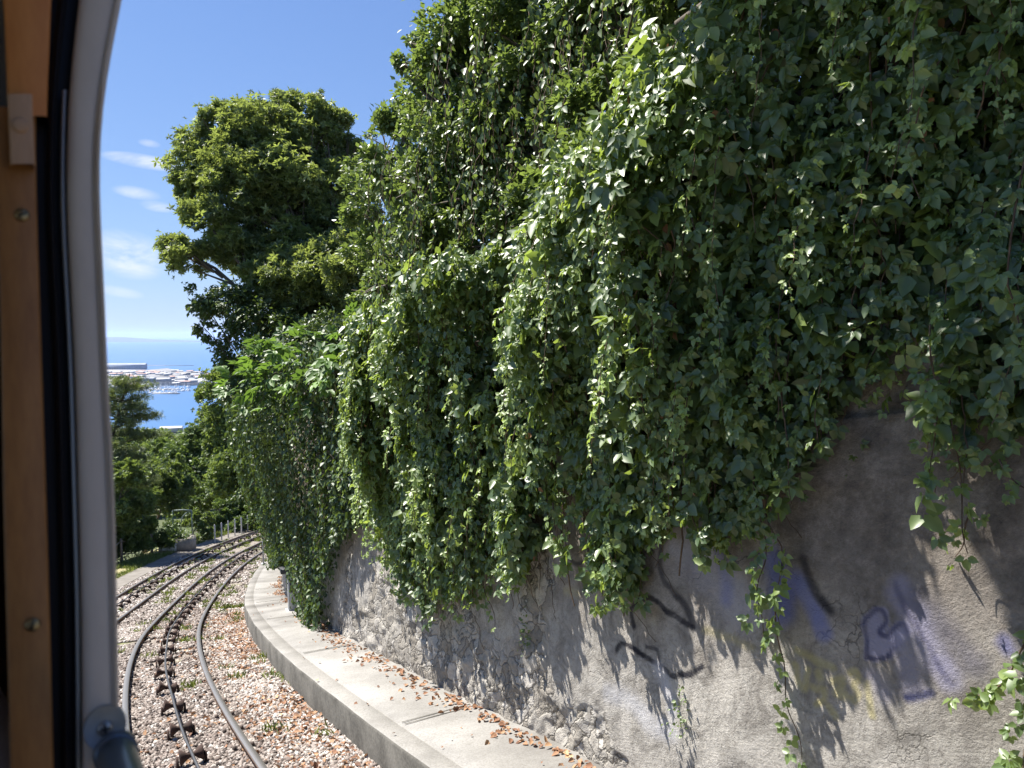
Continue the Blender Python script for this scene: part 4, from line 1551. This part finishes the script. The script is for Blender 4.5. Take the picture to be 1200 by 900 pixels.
def slab(pts, z0=SEA - 2, z1=SEA + 2.5):
    V = [(x, y, z1) for x, y in pts] + [(x, y, z0) for x, y in pts]
    k = len(pts)
    mb.add(V, [np.arange(k)] + [[i, i + k, (i + 1) % k + k, (i + 1) % k] for i in range(k)])


slab([tuple(Hf(a, b)[:2]) for a, b in [(-260, 468), (165, 458), (185, 452), (226, 452), (262, 448), (262, 437), (215, 436), (196, 432), (172, 434), (-260, 428)]])
mb.build('harbour_land', M['quay'])['kind'] = 'structure'
mb = MB()
for a, b in (((172, 428.5), (226, 428.5)), ((178, 461.5), (208, 461.8)), ((172, 457), (205, 457)), ((60, 462.5), (120, 462))):
    p, q = Hf(*a), Hf(*b)
    slab([(p[0], p[1]), (q[0], q[1]), (q[0], q[1] + 22), (p[0], p[1] + 22)])
mb.build('breakwater', M['quay'])['kind'] = 'structure'


def house(name, label, px, py, w, dpt, hh_, wall, roof, ang, group=None, z0=SEA + 2.5):
    p = Hf(px, py) if z0 < -190 else None
    p[2] = z0
    root = thing(name, label, 'building', p, group)
    c, s_ = math.cos(ang), math.sin(ang)
    X, Y = np.array([c, s_, 0]), np.array([-s_, c, 0])
    mb = MB()
    mb.box(z * hh_ / 2, X * w / 2, Y * dpt / 2, z * hh_ / 2, 0)
    for k in range(int(max(2, w // 14))):
        xk = -w / 2 + (k + .5) * w / max(2, w // 14)
        for r_ in range(max(1, int(hh_ // 5))):
            mb.box(X * xk - Y * (dpt / 2 + .1) + z * (2.5 + 5 * r_), X * 2.4, Y * .1, z * 1.1, 1)
    mb.build('wall', [wall, FARM[2]], root)
    mb = MB()
    hr = hh_ * .22 + 1.0
    e = 1.03
    V = [X * a * w / 2 * e + Y * b * dpt / 2 * e + z * (hh_ + .05) for a, b in ((-1, -1), (1, -1), (1, 1), (-1, 1))] + [X * a * w / 2 * e + z * (hh_ + hr) for a in (-1, 1)]
    mb.add(V, [[0, 1, 5, 4], [2, 3, 4, 5]])
    mb.add(V, [[0, 4, 3], [1, 2, 5]])
    mb.add(V, [[0, 3, 2, 1]])
    mb.build('roof', roof, root)
    return root


house('terminal_building', 'long dark blue-grey terminal block at the left of the far harbour, by the open sea', 148, 433.2, 225, 40, 28, FARM[3], FARM[2], .05)
house('warehouse', 'wide grey-blue shed with a pale right end in the middle of the harbour', 173, 448, 62, 26, 15, FARM[3], FARM[2], 0)
house('warehouse', 'pale shed adjoining the grey-blue one in the harbour', 192, 447.5, 56, 24, 12, FARM[0], FARM[0], 0)
house('hall', 'pale colonnaded hall on the near shore right of the pine', 201, 507.5, 42, 20, 9, FARM[0], FARM[0], .25)
house('hall', 'low white roof on the near shore below the colonnaded hall', 206, 517, 30, 16, 5, FARM[0], FARM[1], .1)
GH = 'small harbour buildings on the far shore'
for i in range(110):
    py = rng.uniform(435.5, 455)
    px = rng.uniform(100, 258)
    if py > 451 and px > 170:
        py -= 8
    if 163 < px < 202 and 443 < py < 451:
        continue
    k = int(rng.choice(5, p=[.4, .24, .14, .1, .12]))
    house('harbour_building', 'small pale building in the crowd of harbour buildings on the far shore', px, py, rng.uniform(18, 62), rng.uniform(14, 30), rng.uniform(5, 13),
          FARM[min(k, 3)], FARM[k if rng.random() < .4 else (0 if k < 2 else 4)], rng.normal(0, .3), GH)
GB = 'boats moored in the marina'
mb = MB()
V = [(-2, -5, 0), (2, -5, 0), (2.2, 1, 0), (0, 7, 0), (-2.2, 1, 0), (-2.3, -5.2, 2.2), (2.3, -5.2, 2.2), (2.6, 1, 2.3), (0, 8, 2.8), (-2.6, 1, 2.3)]
mb.add(V, [np.arange(5)[::-1], np.arange(5, 10)] + [[i, (i + 1) % 5, (i + 1) % 5 + 5, i + 5] for i in range(5)])
mb.box((0, -1, 3.0), (1.5, 0, 0), (0, 2.6, 0), (0, 0, .9), taper=.8)
mb.tube([(0, 1, 2), (0, 1, 9), (0, 1, 15)], [.3, .26, .15], 5)
boat = None
for i in range(96):
    r_ = i % 4
    px = 166 + 56 * rng.random() if r_ < 3 else 174 + 34 * rng.random()
    py = (453.6, 456.2, 458.2, 460.8)[r_] + rng.normal(0, .3)
    p = Hf(px, py)
    p[2] = SEA + .1
    if boat is None:
        boat = mb.build('moored_boat', M['boat'])
        o = boat
    else:
        o = boat.copy()
        COL.objects.link(o)
    place(o, p)
    o.rotation_euler = (0, 0, rng.normal(0, .5))
    o.scale = (1.2, 1.2, 1.2)
    tag(o, 'small white boat moored among many others in the distant marina', 'boat', GB)

# ------------------------------------------------------------------ the tram we look out of
th0 = float(np.interp(-5.8, LS, TH))
fw = norm(np.array([-math.sin(th0), math.cos(th0), -.184]))
rt = np.array([math.cos(th0), math.sin(th0), 0])
upv = np.cross(rt, fw)
JD = .70
tram = thing('tram_car', 'old tram window surround with varnished wood, black seal and worn grey jamb', 'tram', fw * .7 - upv * 1.4)


def T(a, b, c):
    return fw * a + rt * b + upv * c


def jpt(px, py, a=JD):
    r_ = ray(px, py)
    k = a / (r_ @ fw)
    return r_ * k


def jstrip(name, right, left, a0, a1, m, bev=.003, parent=tram):
    """vertical strip of the jamb: right and left edges as pixel lists (top to bottom), from a0 back to a1"""
    ysr = [p[1] for p in right]
    n = 40
    yy = np.linspace(right[0][1], right[-1][1], n)
    def sm(e):
        x = np.interp(yy, [p[1] for p in e], [p[0] for p in e])
        for _ in range(4):
            x[1:-1] = (x[:-2] + 2 * x[1:-1] + x[2:]) / 4
        return x
    xr, xl = sm(right), sm(left)
    # cross-section with softly rounded front edges
    V = []
    w_ = .004 if bev else 0
    for x0, x1, y in zip(xl, xr, yy):
        a, b = jpt(x0, y, a0), jpt(x1, y, a0)
        e = norm(b - a)
        dd = fw * (a1 - a0)
        r0 = bev
        V.append([a + dd, a + fw * r0, a + fw * r0 * .3 + e * r0 * .3, a + e * r0, b - e * r0, b - e * r0 * .3 + fw * r0 * .3, b + fw * r0, b + dd])
    V = np.array(V)
    k = 8
    i = np.arange(n - 1)[:, None] * k
    j = np.arange(k - 1)[None]
    q = np.stack([i + j, i + j + 1, i + k + j + 1, i + k + j], -1).reshape(-1, 4)
    mb = MB()
    mb.add(V.reshape(-1, 3), [q])
    return put(mb.build(name, m, None, True), parent)


E_R = [(168, -140), (150, -40), (142, 0), (130, 60), (122, 105), (117, 140), (115.5, 180), (116, 220), (119, 280), (122, 330), (126, 440), (134, 560), (137, 700), (140, 840), (143, 1000), (146, 1150)]
E_L = [(110, -140), (98, -40), (92, 0), (85, 60), (81, 105), (79, 140), (78, 200), (80, 280), (84, 340), (89, 440), (92, 560), (96, 700), (97, 840), (98, 1000), (98, 1150)]
jstrip('window_jamb', E_R, E_L, JD, JD + .05, M['cream'], .007)
# raised lip along the jamb's outer edge
jstrip('jamb_lip', [(x + .5, y) for x, y in E_R], [(x - 8, y) for x, y in E_R], JD - .003, JD + .02, M['cream'], .0028)
jstrip('window_channel', [(x + 3, y) for x, y in E_L], [(x - 46, y) for x, y in E_L], JD + .02, JD + .06, M['rubber'], .002)
jstrip('channel_trim', [(x - 2.5, y) for x, y in E_L if y > 60], [(x - 8, y) for x, y in E_L if y > 60], JD + .008, JD + .02, M['alloy'], .0015)
jstrip('rubber_seal', [(x - 14, y) for x, y in E_L], [(x - 24, y) for x, y in E_L], JD + .008, JD + .03, M['rubber'], .004)
W_R = [(42, 125), (42, 200), (45, 300), (50, 450), (55, 600), (60, 780), (63, 900), (68, 1150)]
W_L = [(-6, 125), (-4, 200), (-1, 300), (2, 450), (4, 600), (9, 780), (12, 900), (17, 1150)]
wt = jstrip('wood_trim', W_R, W_L, JD + .002, JD + .03, M['trim'], .002)
jstrip('wood_header', [(66, -140), (62, -40), (60, 0), (58, 50), (56, 100), (55, 136)], [(-6, -140), (0, -40), (4, 0), (6, 50), (8, 100), (9, 136)], JD - .004, JD + .03, M['trim2'], .002)
jstrip('wood_block', [(38, 110), (39, 150), (41, 192)], [(8, 110), (10, 150), (12, 192)], JD - .014, JD + .001, M['trim3'], .002)
for px, py in ((26, 252), (38.5, 732), (24, 147)):
    c = jpt(px, py, JD + (.0015 if py > 200 else -.0145))
    o = MB()
    rr = .0052 if py > 200 else .006
    o.tube([c + fw * .004, c - fw * .0012, c - fw * .0022], [rr, rr, rr * .75], 16)
    ob = put(o.build('screw', M['brass'] if py > 200 else M['trim3'], None), wt)
    if py > 200:
        o = MB()
        an = .5 if py < 500 else 1.2
        e1 = rt * math.cos(an) + upv * math.sin(an)
        e2 = -rt * math.sin(an) + upv * math.cos(an)
        o.box(c - fw * .0024, e1 * rr * .7, e2 * .0006, fw * .0003)
        put(o.build('screw_slot', M['rubber'], None), wt)
# guard bar across the window with its bracket
c0 = jpt(135, 880)
b0, c0_ = float(c0 @ rt), float(c0 @ upv)
mb = MB()
mb.tube([T(JD + .004, b0, c0_), T(JD - .012, b0, c0_), T(JD - .013, b0, c0_)], [.0155, .0155, .0125], 24)
mb.tube([T(JD - .003, b0, c0_), T(.3, b0, c0_), T(-.5, b0, c0_), T(-1.2, b0, c0_)], .0135, 24)
br = mb.build('guard_bar', M['barpaint'], None, True)
put(br, tram)
mb = MB()
pl = []
cc = jpt(123, 852)
for k in range(28):
    a = k * 2 * PI / 28
    pl.append((.0145 * math.cos(a), .0165 * math.sin(a)))
V = [cc - fw * .0035 + rt * x + upv * y for x, y in pl] + [cc + fw * .003 + rt * x * 1.06 + upv * y * 1.06 for x, y in pl]
mb.add(V, [np.arange(28)] + [[i, (i + 1) % 28, (i + 1) % 28 + 28, i + 28] for i in range(28)])
put(mb.build('bracket', M['grey_paint'], None), br)
mb = MB()
cs_ = cc - fw * .004
mb.tube([cs_ + fw * .004, cs_ - fw * .001, cs_ - fw * .0022], [.0058, .0058, .0044], 16)
put(mb.build('screw', M['alloy'], None), br)
mb = MB()
mb.box(cs_ - fw * .0023, rt * .0036, upv * .0008, fw * .0004)
mb.box(cs_ - fw * .0024, rt * .0008, upv * .0036, fw * .0004)
put(mb.build('screw_slot', M['rubber'], None), br)
# body shell


def tbox(name, a0, a1, b0, b1, c0, c1, m):
    mb = MB()
    mb.box(T((a0 + a1) / 2, (b0 + b1) / 2, (c0 + c1) / 2), fw * (a1 - a0) / 2, rt * (b1 - b0) / 2, upv * (c1 - c0) / 2)
    return put(mb.build(name, m, None), tram)


tbox('side_panel', -3.2, JD + .06, -.03, .03, -1.75, -.33, M['cream_dark'])
tbox('front_side_panel', JD + .06, 2.1, -.004, .03, -1.75, .8, M['darkwood'])
tbox('window_header', -3.2, JD + .06, -.04, .03, .55, .8, M['darkwood'])
tbox('roof', -3.4, 2.3, -2.25, .1, .8, .87, M['roofin'])
tbox('floor', -3.4, 2.2, -2.15, -.045, -1.4, -1.27, M['darkwood'])
tbox('opposite_panel', -3.2, 2.1, -2.2, -2.14, -1.75, -.4, M['darkwood'])
tbox('opposite_header', -3.2, 2.1, -2.2, -2.14, .5, .8, M['darkwood'])
for a in (-3.1, -1.6, -.1, 1.4):
    tbox('pillar', a, a + .12, -2.2, -2.14, -.4, .5, M['trim'])
tbox('front_bulkhead', 2.1, 2.16, -2.2, .03, -1.75, -.3, M['darkwood'])
tbox('front_pillar', 2.1, 2.16, -.6, .03, -.3, .5, M['darkwood'])
tbox('front_header', 2.1, 2.16, -2.2, .03, .5, .8, M['darkwood'])
tbox('rear_bulkhead', -3.3, -3.24, -2.2, .03, -1.75, .8, M['darkwood'])
tbox('seat', .95, 1.4, -.95, -.06, -.87, -.81, M['trim'])
tbox('seat_back', 1.4, 1.45, -.95, -.06, -.87, -.3, M['trim'])
tbox('seat_leg', 1.1, 1.16, -.85, -.79, -1.27, -.87, M['darkwood'])
tbox('seat_leg', 1.1, 1.16, -.2, -.14, -1.27, -.87, M['darkwood'])


# ------------------------------------------------------------------ passenger on that seat (only a sleeve and forearm come into view)
def skin(name, joints, edges, radii, m, parent, lvl=2):
    me = bpy.data.meshes.new(name)
    me.from_pydata([tuple(float(x) for x in j) for j in joints], edges, [])
    me.materials.append(m)
    o = link(bpy.data.objects.new(name, me))
    put(o, parent) if parent is not None else None
    sk = o.modifiers.new('skin', 'SKIN')
    sk.use_smooth_shade = True
    for v, r_ in zip(me.skin_vertices[0].data, radii):
        v.radius = (r_, r_) if np.ndim(r_) == 0 else r_
    me.skin_vertices[0].data[0].use_root = True
    ss = o.modifiers.new('sub', 'SUBSURF')
    ss.levels = ss.render_levels = lvl
    return o


PX, PY = 1.2, -.27     # seat position (a, b)
T0 = T


def T(a, b, c):
    return T0(a, b, c + .33)


hip = T(PX, PY, -1.0)
J = [T(PX, PY, -1.03), T(PX, PY, -.82), T(PX, PY, -.62), T(PX, PY, -.5), T(PX, PY, -.40), T(PX - .02, PY, -.28), T(PX - .02, PY, -.17),
     T(PX, PY + .17, -.55), T(PX - .06, PY + .245, -.80), T(PX - .3, PY + .22, -.9), T(PX - .38, PY + .19, -.91),
     T(PX, PY - .17, -.55), T(PX - .03, PY - .23, -.80), T(PX - .28, PY - .12, -.92), T(PX - .36, PY - .1, -.94),
     T(PX - .02, PY + .1, -1.05), T(PX - .42, PY + .12, -1.05), T(PX - .44, PY + .12, -1.5), T(PX - .56, PY + .12, -1.57),
     T(PX - .02, PY - .1, -1.05), T(PX - .42, PY - .12, -1.05), T(PX - .44, PY - .12, -1.5), T(PX - .56, PY - .12, -1.57)]
ED = [(0, 1), (1, 2), (2, 3), (3, 4), (4, 5), (5, 6), (2, 7), (7, 8), (8, 9), (9, 10), (2, 11), (11, 12), (12, 13), (13, 14), (0, 15), (15, 16), (16, 17), (17, 18), (0, 19), (19, 20), (20, 21), (21, 22)]
RD = [.13, .115, .13, .075, .055, .085, .075, .06, .042, .032, .03, .06, .042, .032, .03, .085, .06, .045, .04, .085, .06, .045, .04]
person = skin('person', J, ED, RD, M['skin'], None)
tag(person, 'person in a pale lilac top sitting at the lower left edge, only an arm showing', 'person')


def pskin(name, idx, ed, rad, m):
    o = skin(name, [J[i] for i in idx], ed, rad, m, None)
    o.parent = person
    return o


pskin('shirt', [0, 1, 2, 7, 8, 11, 12], [(0, 1), (1, 2), (2, 3), (3, 4), (2, 5), (5, 6)], [.145, .13, .145, .075, .058, .075, .058], M['shirt'])
pskin('trousers', [0, 15, 16, 17, 19, 20, 21], [(0, 1), (1, 2), (2, 3), (0, 4), (4, 5), (5, 6)], [.14, .1, .075, .06, .1, .075, .06], M['trousers'])
mb = MB()
hc = T(PX - .01, PY, -.2)
ring = np.linspace(.05, 1.0, 9)
mb.tube([hc + upv * (-.09 + .2 * s_) + fw * .03 for s_ in ring], [.085, .098, .104, .106, .104, .098, .084, .06, .02], 18)
o = mb.build('hair', M['hair'], None, True)
o.parent = person
# fingers of the near hand, resting on the knee
for k in range(5):
    w0 = T(PX - .38, PY + .17, -.91) + rt * (k - 2) * .016 + rt * .02
    L_ = (.05, .075, .082, .076, .06)[k]
    sgn = -1 if k else -1
    side = rt * (-.03 if k == 0 else 0)
    o = skin('finger', [w0 + fw * .02, w0 - fw * .03 + side * .5, w0 - fw * (.03 + L_ * .6) + side - upv * .008, w0 - fw * (.03 + L_) + side - upv * .03],
             [(0, 1), (1, 2), (2, 3)], [.012, .0095, .0085, .007], M['skin'], None, 1)
    o.parent = person

# ------------------------------------------------------------------ light, sky, air, camera
sun_dir = norm(np.array([-.285 - .866 * .35, .495 - .5 * .35, 1.0]))
el = math.asin(sun_dir[2])
az = math.atan2(sun_dir[0], sun_dir[1])
sl = bpy.data.lights.new('sun', 'SUN')
sl.energy = 5.0
sl.angle = R(.53)
sl.color = (1.0, .955, .88)
so = link(bpy.data.objects.new('sun', sl))
so.rotation_euler = Vector(sun_dir).to_track_quat('Z', 'Y').to_euler()
so.location = (-30, 20, 60)

w = bpy.data.worlds.new('World')
sc.world = w
w.use_nodes = True
nt = w.node_tree
bg = nt.nodes['Background']
sky = nt.nodes.new('ShaderNodeTexSky')
sky.sky_type = 'NISHITA'
sky.sun_disc = False
sky.sun_elevation = el
sky.sun_rotation = az
sky.altitude = 250
sky.air_density = 1.0
sky.dust_density = .12
sky.ozone_density = 3.0


class WT_:
    pass


t = NT.__new__(NT)
t.t = nt
gen = t.n('ShaderNodeTexCoord').outputs['Generated']
sx = t.n('ShaderNodeSeparateXYZ')
t.l(gen, sx.inputs[0])
yy = t.math('MAXIMUM', sx.outputs[1], .05)
uu = t.math('DIVIDE', sx.outputs[0], yy)
vv = t.math('DIVIDE', sx.outputs[2], yy)
cv = t.n('ShaderNodeCombineXYZ')
t.l(uu, cv.inputs[0])
t.l(vv, cv.inputs[1])
mp = t.n('ShaderNodeMapping')
mp.inputs['Rotation'].default_value = (0, 0, R(14))
mp.inputs['Scale'].default_value = (9, 34, 1)
t.l(cv.outputs[0], mp.inputs['Vector'])
wisp = t.noise(1.0, 9, mp.outputs[0], .62, .6)
mask = None
for px, py, rx, ry, amp in ((150, 298, 52, 30, 1.0), (168, 189, 52, 9, .95), (160, 226, 30, 8, .7), (185, 242, 22, 7, .7), (140, 342, 30, 7, .55), (175, 168, 14, 5, .4), (215, 296, 30, 12, .3)):
    r_ = ray(px, py)
    u0, v0 = r_[0] / r_[1], r_[2] / r_[1]
    a = t.math('DIVIDE', t.math('SUBTRACT', uu, u0), rx / F)
    b = t.math('DIVIDE', t.math('SUBTRACT', t.math('ADD', vv, t.math('MULTIPLY', t.math('SUBTRACT', uu, u0), .16)), v0), ry / F)
    d2 = t.math('ADD', t.math('MULTIPLY', a, a), t.math('MULTIPLY', b, b))
    g = t.math('MULTIPLY', t.math('SUBTRACT', 1.0, d2, True), amp)
    mask = g if mask is None else t.math('MAXIMUM', mask, g)
cl_ = t.math('MULTIPLY', mask, t.ramp(wisp, [(.32, (0, 0, 0)), (.62, (1, 1, 1))]))
cl_ = t.math('MULTIPLY', cl_, .95)
sep_ = t.n('ShaderNodeSeparateColor')
t.l(sky.outputs[0], sep_.inputs[0])
comb = t.n('ShaderNodeCombineColor')
for ch, (a_, k_) in enumerate(((.91, .8), (1.068, .71), (1.586, .8))):      # clear-air sky: deeper overhead, softer at the horizon
    num = t.math('MULTIPLY', sep_.outputs[ch], a_ * .813)
    den = t.math('ADD', t.math('MULTIPLY', sep_.outputs[ch], k_ * .164), 1.0)
    t.l(t.math('DIVIDE', num, den), comb.inputs[ch])
cmix = t.mix(cl_, comb.outputs[0], (4.9, 5.1, 5.4))
t.l(cmix, bg.inputs['Color'])
bg.inputs['Strength'].default_value = .082

HAZE = True
if HAZE:
    mb = MB()
    mb.bx(-45000, 30000, -400, 56000, SEA - 1.0, 215)
    m = bpy.data.materials.new('haze')
    m.use_nodes = True
    ntm = m.node_tree
    for n_ in list(ntm.nodes):
        if n_.type == 'BSDF_PRINCIPLED':
            ntm.nodes.remove(n_)
    pv = ntm.nodes.new('ShaderNodeVolumePrincipled')
    pv.inputs['Color'].default_value = (.55, .68, 1.0, 1)
    pv.inputs['Density'].default_value = 2.7e-5
    pv.inputs['Anisotropy'].default_value = .2
    ntm.links.new(pv.outputs[0], ntm.nodes['Material Output'].inputs['Volume'])
    o = mb.build('haze', m)
    tag(o, 'thin pale blue sea haze softening the harbour and the far hills', 'haze', None, 'stuff')

cam = bpy.data.cameras.new('camera')
co_ = link(bpy.data.objects.new('camera', cam))
cam.sensor_fit = 'HORIZONTAL'
cam.sensor_width = 36
cam.lens = 36 * F / 1200
cam.clip_start = .03
cam.clip_end = 120000
co_.rotation_euler = (PI / 2 - PITCH, 0, 0)
cam.dof.use_dof = True
cam.dof.focus_distance = 8.0
cam.dof.aperture_fstop = 8.0
sc.camera = co_
sc.view_settings.view_transform = 'Standard'
sc.view_settings.look = 'None'
sc.view_settings.exposure = 1.3
sc.view_settings.gamma = 1.0
sc.cycles.max_bounces = 6
sc.cycles.diffuse_bounces = 3
sc.cycles.glossy_bounces = 2
sc.cycles.transmission_bounces = 3
sc.cycles.transparent_max_bounces = 4
sc.cycles.volume_bounces = 1
sc.cycles.sample_clamp_indirect = 6
sc.cycles.use_denoising = True
